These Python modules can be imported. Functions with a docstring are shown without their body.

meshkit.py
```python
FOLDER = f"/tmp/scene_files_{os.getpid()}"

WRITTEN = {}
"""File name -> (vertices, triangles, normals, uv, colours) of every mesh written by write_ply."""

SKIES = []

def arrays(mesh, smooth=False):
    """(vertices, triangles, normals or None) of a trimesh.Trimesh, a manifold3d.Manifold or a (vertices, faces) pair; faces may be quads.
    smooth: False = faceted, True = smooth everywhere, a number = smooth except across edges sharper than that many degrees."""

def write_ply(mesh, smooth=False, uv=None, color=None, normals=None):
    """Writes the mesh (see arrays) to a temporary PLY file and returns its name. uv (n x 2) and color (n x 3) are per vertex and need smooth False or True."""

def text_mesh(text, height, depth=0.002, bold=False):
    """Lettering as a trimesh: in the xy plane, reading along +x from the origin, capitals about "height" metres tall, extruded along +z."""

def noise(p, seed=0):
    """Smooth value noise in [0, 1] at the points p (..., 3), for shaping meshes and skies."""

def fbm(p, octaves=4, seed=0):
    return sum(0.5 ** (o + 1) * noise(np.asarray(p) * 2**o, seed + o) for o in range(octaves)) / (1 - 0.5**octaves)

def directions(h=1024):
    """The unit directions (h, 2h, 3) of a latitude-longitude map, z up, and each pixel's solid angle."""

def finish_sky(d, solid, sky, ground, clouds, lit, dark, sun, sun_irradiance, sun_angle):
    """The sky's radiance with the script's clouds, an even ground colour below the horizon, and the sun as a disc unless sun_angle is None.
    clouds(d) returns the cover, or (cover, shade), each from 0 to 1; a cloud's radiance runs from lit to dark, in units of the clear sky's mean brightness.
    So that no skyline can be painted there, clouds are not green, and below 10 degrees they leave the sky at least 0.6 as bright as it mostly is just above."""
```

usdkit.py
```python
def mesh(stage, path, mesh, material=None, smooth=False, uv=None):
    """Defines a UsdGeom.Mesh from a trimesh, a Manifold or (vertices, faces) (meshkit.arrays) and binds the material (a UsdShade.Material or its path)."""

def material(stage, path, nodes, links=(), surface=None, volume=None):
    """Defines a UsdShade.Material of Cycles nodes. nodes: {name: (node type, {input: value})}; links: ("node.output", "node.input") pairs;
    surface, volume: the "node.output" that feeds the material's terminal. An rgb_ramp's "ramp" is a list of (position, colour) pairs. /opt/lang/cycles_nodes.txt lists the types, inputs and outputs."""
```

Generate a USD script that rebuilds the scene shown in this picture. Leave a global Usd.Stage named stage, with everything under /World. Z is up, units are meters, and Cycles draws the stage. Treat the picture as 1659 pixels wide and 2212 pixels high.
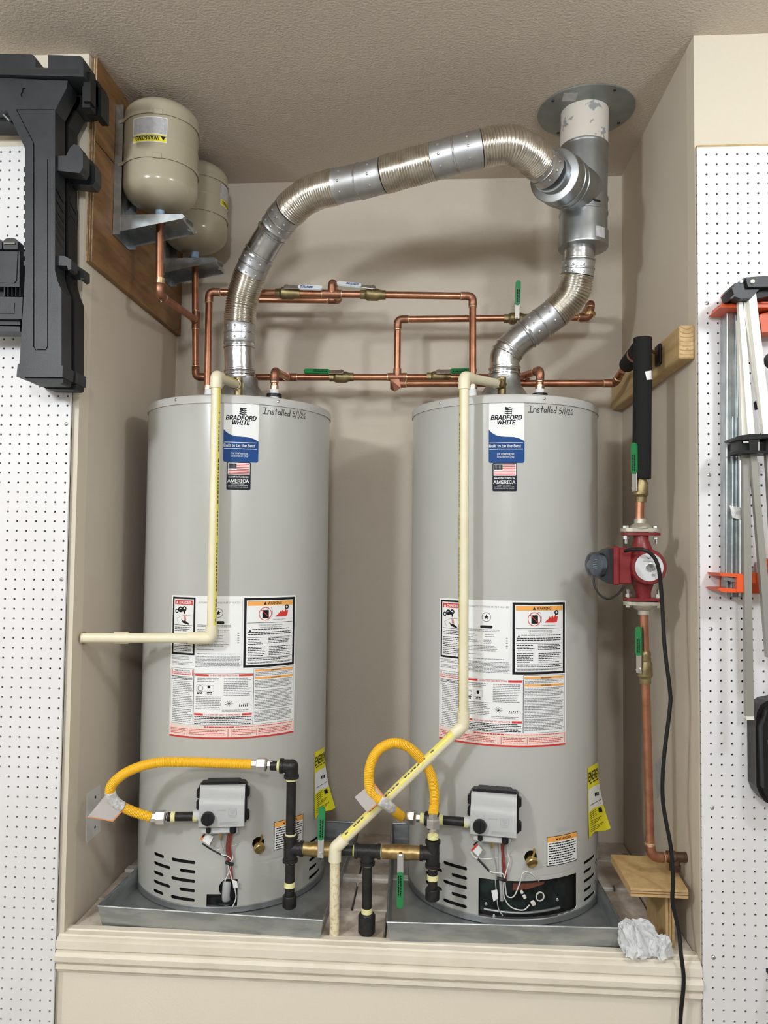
import math, random
import numpy as np, trimesh, manifold3d, shapely
import shapely.geometry as sg
import usdkit, meshkit
from pxr import Usd, UsdGeom, UsdLux, Gf, Sdf, UsdShade

random.seed(7); rng = np.random.default_rng(7)
stage = Usd.Stage.CreateInMemory()
UsdGeom.SetStageUpAxis(stage, UsdGeom.Tokens.z); UsdGeom.SetStageMetersPerUnit(stage, 1.0)
UsdGeom.Xform.Define(stage, '/World')

# ------------------------------------------------------------------ camera
W, H, F = 1659.0, 2212.0, 1660.0
CAM = np.array([0.1330, -1.9501, 1.4807]); YAW, PITCH, ROLL = .0621, .0442, .0108
_c, _s = math.cos(YAW), math.sin(YAW)
FW = np.array([-_s*math.cos(PITCH), _c*math.cos(PITCH), math.sin(PITCH)])
_r = np.array([_c, _s, 0.0]); _u = np.cross(_r, FW)
RT = math.cos(ROLL)*_r + math.sin(ROLL)*_u; UP = -math.sin(ROLL)*_r + math.cos(ROLL)*_u
cam = UsdGeom.Camera.Define(stage, '/World/Camera')
cam.CreateHorizontalApertureAttr(24.0); cam.CreateVerticalApertureAttr(24.0*H/W); cam.CreateFocalLengthAttr(24.0*F/W)
cam.CreateClippingRangeAttr(Gf.Vec2f(0.05, 50)); cam.CreateFStopAttr(0.0); cam.CreateFocusDistanceAttr(2.2)
M = np.eye(4); M[0, :3], M[1, :3], M[2, :3], M[3, :3] = RT, UP, -FW, CAM
cam.AddTransformOp().Set(Gf.Matrix4d(*M.ravel().tolist()))
cam.CreateExposureAttr(0.0)

# ------------------------------------------------------------------ lights: unseen ceiling lamps and added daylight fill
def rect_light(name, loc, sx, sy, power, color=(1, .95, .88), rotz=0):
    l = UsdLux.RectLight.Define(stage, '/World/Lights/' + name)
    l.CreateWidthAttr(sx); l.CreateHeightAttr(sy); l.CreateIntensityAttr(power); l.CreateColorAttr(Gf.Vec3f(*color))
    l.AddTranslateOp().Set(Gf.Vec3d(*loc)); l.AddRotateZOp().Set(rotz)
UsdGeom.Xform.Define(stage, '/World/Lights')
def bulb(name, loc, r, power, color=(.91, .98, 1.03)):
    l = UsdLux.SphereLight.Define(stage, '/World/Lights/' + name)
    l.CreateRadiusAttr(r); l.CreateIntensityAttr(power); l.CreateColorAttr(Gf.Vec3f(*color)); l.AddTranslateOp().Set(Gf.Vec3d(*loc))
LP = 179.0
bulb('unseen_ceiling_lamp_a', (-1.5, -2.3, 2.44), .13, LP)  # out of view, placed to light the alcove from the left
bulb('unseen_ceiling_lamp_b', (1.25, -1.3, 2.46), .10, LP*.52)  # out of view, placed close to brighten the upper right wall
bulb('unseen_ceiling_lamp_c', (0.2, -3.6, 2.44), .13, LP)  # out of view behind the camera, lights the alcove straight on
dome = UsdLux.DomeLight.Define(stage, '/World/Lights/added_sky_fill'); dome.CreateIntensityAttr(0.1); dome.CreateColorAttr(Gf.Vec3f(.9, .95, 1))  # added daylight fill, comes in through the rear wall opening

# ------------------------------------------------------------------ pixel helpers (photo frame 1659 x 2212)
def ray(px, py): return FW + RT*(px - W/2)/F - UP*(py - H/2)/F
def aY(px, py, y): d = ray(px, py); return CAM + d*(y - CAM[1])/d[1]
def aX(px, py, x): d = ray(px, py); return CAM + d*(x - CAM[0])/d[0]
def aZ(px, py, z): d = ray(px, py); return CAM + d*(z - CAM[2])/d[2]

# ------------------------------------------------------------------ scene tree helpers
_used = {}
def numbered(parent, name):
    k = parent + '/' + name; n = _used.get(k, 0); _used[k] = n + 1
    return k if n == 0 else f'{k}_{n:03d}'
BASE = {}
def tag(p, label=None, cat=None, group=None, kind=None):
    for k, v in (('label', label), ('category', cat), ('group', group), ('kind', kind)):
        if v: p.SetCustomDataByKey(k, v)
    return p
def thing(name, label, cat, base=(0, 0, 0), group=None, kind=None):
    path = numbered('/World', name); x = UsdGeom.Xform.Define(stage, path)
    x.AddTranslateOp().Set(Gf.Vec3d(*map(float, base))); BASE[path] = np.array(base, float)
    tag(x.GetPrim(), label, cat, group, kind)
    return path
def part(parent, name, mesh, m, smooth=35, label=None, kind=None):
    """mesh in world coordinates; parent: path of a thing or of a part."""
    b = BASE[parent]; path = numbered(parent, name); BASE[path] = b
    if isinstance(mesh, (list, tuple)) and not isinstance(mesh[0], np.ndarray): mesh = cat_(mesh)
    if hasattr(mesh, 'to_mesh'):
        q = mesh.to_mesh(); mesh = trimesh.Trimesh(np.array(q.vert_properties[:, :3]), np.array(q.tri_verts), process=False)
    mesh = trimesh.Trimesh(np.asarray(mesh.vertices) - b, mesh.faces, process=False)
    p = usdkit.mesh(stage, path, mesh, MT[m], smooth=smooth)
    tag(p.GetPrim(), label, None, None, kind)
    return path
def solo(name, mesh, m, label, cat, smooth=35, kind=None, group=None):
    path = numbered('/World', name); BASE[path] = np.zeros(3)
    if isinstance(mesh, (list, tuple)): mesh = cat_(mesh)
    p = usdkit.mesh(stage, path, mesh, MT[m], smooth=smooth); tag(p.GetPrim(), label, cat, group, kind)
    return path

# ------------------------------------------------------------------ geometry helpers
def T(v, f): return trimesh.Trimesh(np.asarray(v, float), np.asarray(f, int), process=False)
def cat_(l): return trimesh.util.concatenate([x for x in l if x is not None and len(x.faces)])
def nrm(v): v = np.asarray(v, float); return v/np.linalg.norm(v)
def perp(d):
    d = nrm(d); a = np.cross(d, [0, 0, 1.0]) if abs(d[2]) < .9 else np.cross(d, [1.0, 0, 0])
    a = nrm(a); return a, np.cross(d, a)
def grid_faces(m, n, wrap=True):
    f = []
    for i in range(m - 1):
        for j in range(n if wrap else n - 1):
            k = (j + 1) % n
            f += [(i*n + j, i*n + k, (i + 1)*n + k), (i*n + j, (i + 1)*n + k, (i + 1)*n + j)]
    return f
def rings(centers, A, B, R, n, cap):
    t = np.arange(n)*2*np.pi/n; m = len(centers)
    V = centers[:, None] + R[:, None, None]*(np.cos(t)[None, :, None]*A[:, None] + np.sin(t)[None, :, None]*B[:, None])
    V = V.reshape(-1, 3); f = grid_faces(m, n)
    if cap:
        c0, c1 = len(V), len(V) + 1; V = np.vstack([V, centers[0], centers[-1]])
        f += [(c0, (j + 1) % n, j) for j in range(n)] + [(c1, (m - 1)*n + j, (m - 1)*n + (j + 1) % n) for j in range(n)]
    return T(V, f)
def sweep(P, R, n=14, cap=True):
    P = np.asarray(P, float); m = len(P); R = np.broadcast_to(np.asarray(R, float), (m,))
    t = np.gradient(P, axis=0); t /= np.linalg.norm(t, axis=1, keepdims=True) + 1e-12
    A = np.zeros((m, 3)); A[0] = perp(t[0])[0]
    for i in range(1, m):
        a = A[i-1] - t[i]*(A[i-1] @ t[i]); A[i] = a/(np.linalg.norm(a) + 1e-12)
    return rings(P, A, np.cross(t, A), R, n, cap)
def lathe(prof, p0, axis, n=20, cap=True, phase=None):
    """prof: (s, r) along axis from p0"""
    ax = nrm(axis); a, b = perp(ax)
    if phase is not None: a, b = a*math.cos(phase) + b*math.sin(phase), -a*math.sin(phase) + b*math.cos(phase)
    C = np.array([np.asarray(p0, float) + ax*s for s, r in prof]); m = len(C)
    return rings(C, np.tile(a, (m, 1)), np.tile(b, (m, 1)), np.array([r for s, r in prof], float), n, cap)
def cyl(p0, p1, r, n=16):
    p0, p1 = np.asarray(p0, float), np.asarray(p1, float); L = np.linalg.norm(p1 - p0)
    return lathe([(0, r), (L, r)], p0, p1 - p0, n)
def catmull(P, k=12):
    P = np.asarray(P, float); Q = np.vstack([2*P[0] - P[1], P, 2*P[-1] - P[-2]]); out = []
    for i in range(len(P) - 1):
        a, b, c, d = Q[i:i+4]
        for u in np.arange(k)/k:
            out.append(.5*(2*b + (c - a)*u + (2*a - 5*b + 4*c - d)*u*u + (3*b - 3*c + d - a)*u**3))
    out.append(P[-1]); return np.array(out)
def resample(P, step):
    d = np.r_[0, np.cumsum(np.linalg.norm(np.diff(P, axis=0), axis=1))]; n = max(2, int(d[-1]/step) + 1)
    s = np.linspace(0, d[-1], n); return np.stack([np.interp(s, d, P[:, i]) for i in range(3)], 1), s
def fillet(a, b, c, r, k=7):
    """arc points rounding the corner at b"""
    u, v = nrm(np.subtract(a, b)), nrm(np.subtract(c, b)); ang = math.acos(np.clip(u @ v, -1, 1))
    t = min(r/math.tan(ang/2), .49*np.linalg.norm(np.subtract(a, b)), .49*np.linalg.norm(np.subtract(c, b)))
    p, q, b = b + u*t, b + v*t, np.asarray(b, float)
    return [(1 - w)**2*p + 2*w*(1 - w)*b + w*w*q for w in np.linspace(0, 1, k)]
def hull(pts): return trimesh.convex.convex_hull(np.asarray(pts, float))
def rbox(c, s, ch=.002, ax=None):
    """box with chamfered edges; ax: rows are the local axes"""
    c, h = np.asarray(c, float), np.asarray(s, float)/2; P = []
    for sx in (-1, 1):
        for sy in (-1, 1):
            for sz in (-1, 1):
                for k in range(3):
                    q = h - ch; q[k] = h[k]; P.append(q*[sx, sy, sz])
    P = np.array(P)
    if ax is not None: P = P @ np.asarray(ax, float)
    return hull(P + c)
def box(x0, x1, y0, y1, z0, z1):
    b = trimesh.creation.box((x1 - x0, y1 - y0, z1 - z0)); b.apply_translation(((x0 + x1)/2, (y0 + y1)/2, (z0 + z1)/2)); return b
def ext(poly, h):
    if not isinstance(poly, sg.base.BaseGeometry): poly = sg.Polygon(poly)
    poly = poly.buffer(0)
    return cat_([trimesh.creation.extrude_polygon(g, h, engine='earcut') for g in getattr(poly, 'geoms', [poly]) if g.area > 0])
def ext_y(poly, y0, y1):
    """(x, z) polygon pushed from y0 to y1"""
    m = ext(poly, y1 - y0); v = np.array(m.vertices); m.vertices = np.stack([v[:, 0], y1 - v[:, 2], v[:, 1]], 1); return m
def ext_x(poly, x0, x1):
    """(y, z) polygon pushed from x0 to x1"""
    m = ext(poly, x1 - x0); v = np.array(m.vertices); m.vertices = np.stack([x0 + v[:, 2], v[:, 0], v[:, 1]], 1); return m
def frame_map(m, o, ax):
    """local (x, y, z) -> o + x*ax0 + y*ax1 + z*ax2"""
    m = m.copy(); m.vertices = np.asarray(o, float) + np.asarray(m.vertices) @ np.asarray(ax, float); return m
def pixpoly(pts, y): return [(p[0], p[2]) for p in (aY(a, b, y) for a, b in pts)]

# ------------------------------------------------------------------ materials
MT = {}
def mat(name, col, rough=.5, metal=0., vary=None, vscale=6., bump=0., bscale=200., spec=None, trans=0., extra=None, detail=3., lo=.4, hi=.6, bdist=.002, stretch=None):
    """vary: second colour mixed in by noise"""
    n = {'p': ('principled_bsdf', {'roughness': rough, 'metallic': metal, 'base_color': col})}
    L = []
    if spec is not None: n['p'][1]['specular_ior_level'] = spec
    if trans: n['p'][1]['transmission_weight'] = trans
    if extra: n['p'][1].update(extra)
    n['g'] = ('geometry', {}); src = 'g.position'
    if stretch: n['mp'] = ('mapping', {'scale': stretch}); L.append(('g.position', 'mp.vector')); src = 'mp.vector'
    if vary is not None:
        n['nz'] = ('noise_texture', {'scale': vscale, 'detail': detail, 'roughness': .6})
        n['rp'] = ('rgb_ramp', {'ramp': [(0, col), (lo, col), (hi, vary), (1, vary)]})
        L += [(src, 'nz.vector'), ('nz.fac', 'rp.fac'), ('rp.color', 'p.base_color')]
    if bump:
        n['bn'] = ('noise_texture', {'scale': bscale, 'detail': 2.0}); n['bp'] = ('bump', {'strength': bump, 'distance': bdist})
        L += [('g.position', 'bn.vector'), ('bn.fac', 'bp.height'), ('bp.normal', 'p.normal')]
    MT[name] = usdkit.material(stage, '/World/Looks/' + name, n, L, surface='p.BSDF')
mat('wall_paint', (.615, .54, .445), .7, vary=(.59, .513, .42), vscale=3, bump=.35, bscale=170, bdist=.003)
mat('ceiling_paint', (.58, .50, .415), .8, bump=.6, bscale=140, bdist=.004)
mat('room_paint', (.52, .48, .42), .8)
mat('floor_concrete', (.38, .36, .34), .6, vary=(.3, .29, .27), vscale=3)
mat('trim_paint', (.74, .675, .565), .5, vary=(.69, .625, .515), vscale=10, bump=.2, bscale=90)
mat('wall_paint_front_lit', (.66, .59, .475), .7, bump=.2, bscale=170, bdist=.002)  # wall paint lightened; brighter light on front-facing walls put into colour
mat('wall_paint_low_lit', (.74, .67, .56), .7, bump=.2, bscale=150, bdist=.002)  # same wall paint, lightened further to carry light on the low wall
mat('pegboard_white', (.75, .735, .745), .45, vary=(.72, .705, .71), vscale=4, bump=.1, bscale=400)
mat('hole_shade', (.03, .027, .025), .9)  # shade inside the pegboard holes, painted as a dark colour
mat('paver_light', (.62, .55, .47), .8, vary=(.44, .37, .30), vscale=14, bump=.4, bscale=120)
mat('paver_grey', (.58, .53, .47), .8, vary=(.38, .32, .27), vscale=16, bump=.4, bscale=120)
mat('copper_dark', (.14, .085, .055), .5, .7, vary=(.08, .05, .035), vscale=60)
mat('paver_brown', (.68, .60, .53), .85, vary=(.45, .36, .29), vscale=12, bump=.4, bscale=120)
mat('paver_white', (.70, .67, .62), .8, vary=(.52, .47, .42), vscale=16, bump=.3, bscale=120)
mat('mortar', (.12, .10, .085), .9)
mat('jacket_grey', (.475, .472, .445), .25, vary=(.462, .458, .432), vscale=3, bump=.03, bscale=260, spec=.5)
mat('cap_grey', (.50, .49, .465), .35)
mat('chamber_black', (.012, .012, .012), .6)
mat('chamber_green', (.02, .032, .028), .3, vary=(.008, .01, .01), vscale=20)
mat('rust', (.16, .045, .025), .6)
mat('galvanized', (.50, .52, .53), .42, 1.0, vary=(.38, .41, .425), vscale=35)
mat('pan_steel', (.40, .415, .41), .42, .75, vary=(.29, .31, .315), vscale=9, stretch=(1, 1, 4))
mat('base_steel', (.33, .345, .35), .42, .8)
mat('duct_steel', (.64, .645, .65), .24, 1.0, vary=(.50, .51, .52), vscale=12, bump=.35, bscale=28, bdist=.006)
mat('duct_band', (.56, .565, .58), .42, 1.0, vary=(.50, .505, .52), vscale=20)
mat('duct_flex', (.74, .71, .65), .22, 1.0, vary=(.60, .555, .48), vscale=30)
mat('flue_steel', (.42, .44, .45), .36, 1.0, vary=(.34, .36, .37), vscale=10)
mat('flue_paint', (.64, .58, .51), .7, vary=(.30, .30, .30), vscale=26, lo=.62, hi=.66)
mat('collar_steel', (.33, .35, .345), .5, .8, vary=(.27, .29, .28), vscale=9)
mat('copper', (.60, .285, .175), .34, 1.0, vary=(.36, .155, .09), vscale=22, lo=.35, hi=.75)
mat('copper_dull', (.42, .20, .125), .45, .9, vary=(.30, .14, .085), vscale=30)
mat('solder', (.80, .58, .36), .3, 1.0)
mat('bronze', (.32, .255, .13), .45, .9, vary=(.22, .17, .085), vscale=40)
mat('brass', (.62, .45, .18), .3, 1.0)
mat('brass_dull', (.46, .345, .165), .42, 1.0, vary=(.34, .235, .10), vscale=50)
mat('chrome', (.70, .70, .70), .2, 1.0)
mat('screw_steel', (.62, .62, .62), .3, 1.0)
mat('handle_green', (.012, .20, .055), .4)
mat('handle_white', (.72, .74, .76), .4)
mat('black_iron', (.012, .0115, .011), .42, vary=(.020, .019, .018), vscale=60, bump=.2, bscale=300, spec=.35)
mat('pipe_dope', (.78, .74, .36), .6, bump=.6, bscale=500)
mat('pvc_cream', (.80, .735, .54), .38, vary=(.76, .69, .49), vscale=12)
mat('pvc_stained', (.78, .70, .50), .5, vary=(.62, .42, .22), vscale=120, lo=.5, hi=.68)
mat('stripe_yellow', (.80, .70, .16), .4)
mat('flex_yellow', (.86, .47, .012), .4)
mat('tag_clear', (.80, .79, .78), .3, vary=(.50, .49, .49), vscale=90)
MT['tag_film'] = usdkit.material(stage, '/World/Looks/tag_film', {'t': ('transparent_bsdf', {'color': (.95, .94, .93)}), 'd': ('principled_bsdf', {'base_color': (.66, .62, .60), 'roughness': .25}), 'm': ('mix_closure', {'fac': .62})}, [('t.BSDF', 'm.closure1'), ('d.BSDF', 'm.closure2')], surface='m.closure')
mat('plate_grey', (.66, .64, .62), .5)
mat('tag_orange', (.75, .22, .05), .5)
mat('paper_white', (.82, .82, .82), .6)
mat('ink_black', (.009, .009, .010), .6, spec=.25)
mat('ink_grey', (.22, .22, .225), .7)
mat('ink_light', (.42, .42, .43), .7)
mat('ink_red', (.62, .035, .03), .5)
mat('ink_pink', (.80, .42, .36), .6)
mat('ink_orange', (.88, .40, .09), .5)
mat('ink_blue', (.004, .055, .22), .5, spec=.25)
mat('ink_navy', (.007, .009, .022), .5, spec=.25)
mat('ink_skin', (.55, .30, .26), .6)
mat('energy_yellow', (.82, .74, .02), .5)
mat('plastic_grey', (.46, .465, .465), .38)
mat('plastic_grey_light', (.60, .605, .61), .4)
mat('plastic_black', (.008, .008, .009), .4, spec=.35)
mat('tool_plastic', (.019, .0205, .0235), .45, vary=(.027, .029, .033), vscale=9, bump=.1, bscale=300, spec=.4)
mat('tool_plastic_dark_shaded', (.010, .010, .011), .5, spec=.35)  # dark plastic parts, plus shade painted onto the sawhorse rear and sides
mat('tank_tan', (.43, .375, .275), .2, spec=.5)
mat('label_silver', (.50, .49, .50), .4, vary=(.42, .41, .42), vscale=90)
mat('label_yellow', (.80, .70, .03), .5)
mat('tape_blue', (.22, .42, .66), .5, vary=(.5, .62, .75), vscale=120)
mat('plywood_face', (.29, .152, .054), .5, vary=(.15, .070, .022), vscale=7, stretch=(1, .8, 5), detail=8, bump=.2, bscale=60, lo=.38, hi=.66)
mat('plywood_edge', (.52, .37, .20), .7, vary=(.30, .19, .09), vscale=60)
mat('osb_face', (.52, .35, .16), .65, vary=(.44, .29, .125), vscale=40)
mat('osb_layer', (.18, .10, .05), .8)
mat('pine', (.55, .385, .185), .6, vary=(.44, .285, .12), vscale=9, stretch=(3, .35, 5), bump=.15, bscale=80)
mat('pine_end', (.60, .43, .25), .7)
mat('pine_ring', (.42, .25, .12), .7)
mat('foam_black', (.0105, .0105, .0105), .85, bump=.3, bscale=400, spec=.25)
mat('pump_red', (.19, .013, .014), .38, bump=.1, bscale=300)
mat('pump_dark', (.012, .013, .018), .3)
mat('pump_plate', (.60, .60, .61), .35)
mat('pump_flange', (.50, .46, .38), .45, .7)
MT['cap_clear'] = usdkit.material(stage, '/World/Looks/cap_clear', {'t': ('transparent_bsdf', {'color': (.86, .9, .94)}), 'g': ('glossy_bsdf', {'color': (1, 1, 1), 'roughness': .08}), 'f': ('fresnel', {'IOR': 1.5}), 'm': ('mix_closure', {})}, [('f.fac', 'm.fac'), ('t.BSDF', 'm.closure1'), ('g.BSDF', 'm.closure2')], surface='m.closure')
mat('dial_grey', (.12, .135, .16), .35)
mat('wire_white', (.70, .69, .66), .5)
mat('wire_red', (.28, .05, .04), .5)
mat('wire_black', (.015, .015, .015), .5)
mat('cord_black', (.007, .007, .0075), .5, spec=.35)
MT['bag_white'] = usdkit.material(stage, '/World/Looks/bag_white', {'d': ('principled_bsdf', {'base_color': (.86, .87, .88), 'roughness': .22}), 'tr': ('translucent_bsdf', {'color': (.8, .81, .82)}), 'm': ('mix_closure', {'fac': .35})}, [('d.BSDF', 'm.closure1'), ('tr.BSDF', 'm.closure2')], surface='m.closure')
mat('orange_plastic', (.72, .095, .018), .4)
mat('tripod_white', (.90, .88, .80), .3)
mat('tripod_grey', (.36, .345, .31), .4, .5)
mat('zinc', (.50, .53, .54), .33, 1.0, vary=(.38, .42, .43), vscale=22)
mat('case_black', (.010, .009, .008), .35, spec=.35)
mat('ceramic', (.70, .68, .62), .5)
# door reads dark except its enamel sheen

# ------------------------------------------------------------------ the setting
ZC, ZS, YB, XL, XR = 2.80, .48, .765, -.80, .795
struct = lambda name, mesh, m, label, cat: solo(name, mesh, m, label, cat, smooth=False, kind='structure')
struct('floor', box(-3, 3.2, -5, .8, -.06, 0), 'floor_concrete', 'grey concrete garage floor below the frame', 'floor')
struct('ceiling', box(-3, 3.2, -5, .85, ZC, ZC + .06), 'ceiling_paint', 'tan ceiling with sprayed texture over alcove and garage', 'ceiling')
struct('wall_back', box(XL - .06, XR + .06, YB, YB + .06, .1, ZC), 'wall_paint', 'beige back wall of the water heater alcove', 'wall')
lft = struct('wall_left', box(XL - .06, XL, .07, YB, .1, ZC), 'wall_paint', 'beige left side wall of the alcove', 'wall')
struct('wall_right', box(XR, XR + .06, .07, YB, .1, ZC), 'wall_paint', 'beige right side wall of the alcove', 'wall')
struct('wall_front_left', box(-3, XL, .014, .07, 0, ZC), 'wall_paint_front_lit', 'beige garage wall left of the alcove, behind the pegboard', 'wall')
struct('wall_front_right', box(XR, 3.2, .014, .07, 0, ZC), 'wall_paint_front_lit', 'beige garage wall right of the alcove, cream strip above the pegboard', 'wall')
struct('wall_front', box(XL, XR, .014, .05, 0, .40), 'wall_paint_low_lit', 'beige low wall under the moulding that carries the heaters', 'wall')
struct('wall_rear', [box(-3, -2.2, -5.06, -5, 0, ZC), box(2.6, 3.2, -5.06, -5, 0, ZC), box(-2.2, 2.6, -5.06, -5, 2.2, ZC)], 'room_paint', 'plain garage wall behind the camera around an added opening for daylight fill', 'wall')  # wall out of view; opening added to let daylight fill in
struct('added_ground', box(-12, 12, -25, -5, -.08, -.02), 'floor_concrete', 'unseen concrete ground added outside the daylight opening', 'ground')  # added ground, bounces the fill in through the opening
struct('wall_side_left', box(-3.06, -3, -5, .07, 0, ZC), 'room_paint', 'plain unseen garage side wall far to the left', 'wall')  # side walls out of view, close the room for bounced light
struct('wall_side_right', box(3.2, 3.26, -5, .07, 0, ZC), 'room_paint', 'plain unseen garage side wall far to the right', 'wall')
prof = [(.05, .384), (.05, .484), (.030, .484), (.028, .481), (.012, .479), (.010, .475), (.003, .473), (-.003, .468), (-.004, .449), (.002, .447), (.002, .444), (-.005, .441), (-.010, .433),
        (-.009, .420), (-.004, .414), (.002, .413), (.002, .410), (-.003, .408), (-.004, .399), (.002, .396), (.003, .393), (.008, .391), (.009, .386), (.014, .384)]
solo('trim_1', ext_x(prof, -.812, .7945), 'trim_paint', 'cream stepped wooden moulding along the front edge of the heater platform', 'moulding', smooth=25, kind='structure')
# the platform: paver by paver
pl = thing('platform', 'raised alcove floor of grimy painted pavers under the two water heaters', 'platform', (0, .4, .40), kind='structure')
part(pl, 'base', box(XL + .001, XR - .001, .05, YB - .001, .40, .462), 'mortar', False)
ycuts = [.05, .205, .385, .425, .60, .764]
for i in range(5):
    x = XL + .002 - (i % 2)*.10
    while x < XR - .004:
        w = .205 if i != 2 else .082
        x0, x1 = max(x + .003, XL + .002), min(x + w - .003, XR - .002)
        if x1 - x0 > .02:
            dz = rng.uniform(-.0025, .0015) + (.006 if i == 2 else 0)
            k = 'paver_white' if i == 2 else 'paver_brown' if i == 0 and -.14 < (x0 + x1)/2 < .04 else 'paver_light' if i == 0 else ('paver_brown' if -.12 < (x0 + x1)/2 < .0 or (x0 + x1)/2 > .62 else 'paver_grey')
            part(pl, 'paver', rbox(((x0 + x1)/2, (ycuts[i] + ycuts[i+1])/2, (.455 + ZS + dz)/2), (x1 - x0, ycuts[i+1] - ycuts[i] - .006, ZS + dz - .455), .003), k, False)
        x += w

# pegboards with real holes, 1 inch pitch
IN = .0254
def pegboard(label, x0, x1, z0, z1, hx, hz, screws):
    cs = [[(x0, z0), (x1, z0), (x1, z1), (x0, z1)]]
    a = np.arange(8)*math.pi/4 + math.pi/8; holes = []; z = hz
    base = manifold3d.CrossSection([np.array(cs[0])])
    i0, i1 = math.ceil((x0 - hx - .004)/IN), math.floor((x1 - hx + .004)/IN); j0, j1 = math.ceil((z0 - hz)/IN), math.floor((z1 - hz)/IN)
    for i in range(i0, i1 + 1):
        for j in range(j0, j1 + 1):
            q = np.stack([hx + i*IN + .0030*np.cos(a), hz + j*IN + .0030*np.sin(a)], 1); holes.append(q)
    sh = base - manifold3d.CrossSection(holes)
    me = manifold3d.Manifold.extrude(sh, .006).to_mesh(); v = np.array(me.vert_properties[:, :3])
    board = T(np.stack([v[:, 0], .006 - v[:, 2], v[:, 1]], 1), np.array(me.tri_verts))
    t = thing('pegboard', label, 'pegboard', ((x0 + x1)/2, .003, z0))
    part(t, 'panel', board, 'pegboard_white', False)
    part(t, 'hole_shade_sheet', box(x0 + .002, x1 - .002, .0075, .0135, z0 + .002, z1 - .002), 'hole_shade', False)  # dark sheet standing in for the shade seen through the holes
    for px, py in screws:
        p = aY(px, py, 0); s = part(t, 'screw', lathe([(-.001, .0056), (.0006, .0054), (.002, .0042), (.0027, .0018)], p + [0, .0006, 0], (0, -1, 0), 12), 'screw_steel')
        part(s, 'slot', rbox(p + [0, -.0022, 0], (.005, .0006, .001), .0002), 'ink_black', False)
    return t
pegboard('white pegboard panel on the left, behind the black folded sawhorse', -1.45, -.8155, .12, 2.54, -1.003, 2.526, [(143, 916), (133, 1252), (114, 1945)])
pegboard('white pegboard panel on the right, behind the silver tripod', .7965, 1.55, .12, 2.499, .82, 2.20, [(1527, 655), (1532, 1025.5), (1535.5, 1358.5), (1538.5, 1745), (1541.5, 2069)])
solo('furring_strip', [box(.797, 1.55, .001, .0139, 2.4995, 2.505)], 'pine', 'thin bare wood strip along the top of the right pegboard', 'wood strip', False)

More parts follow.
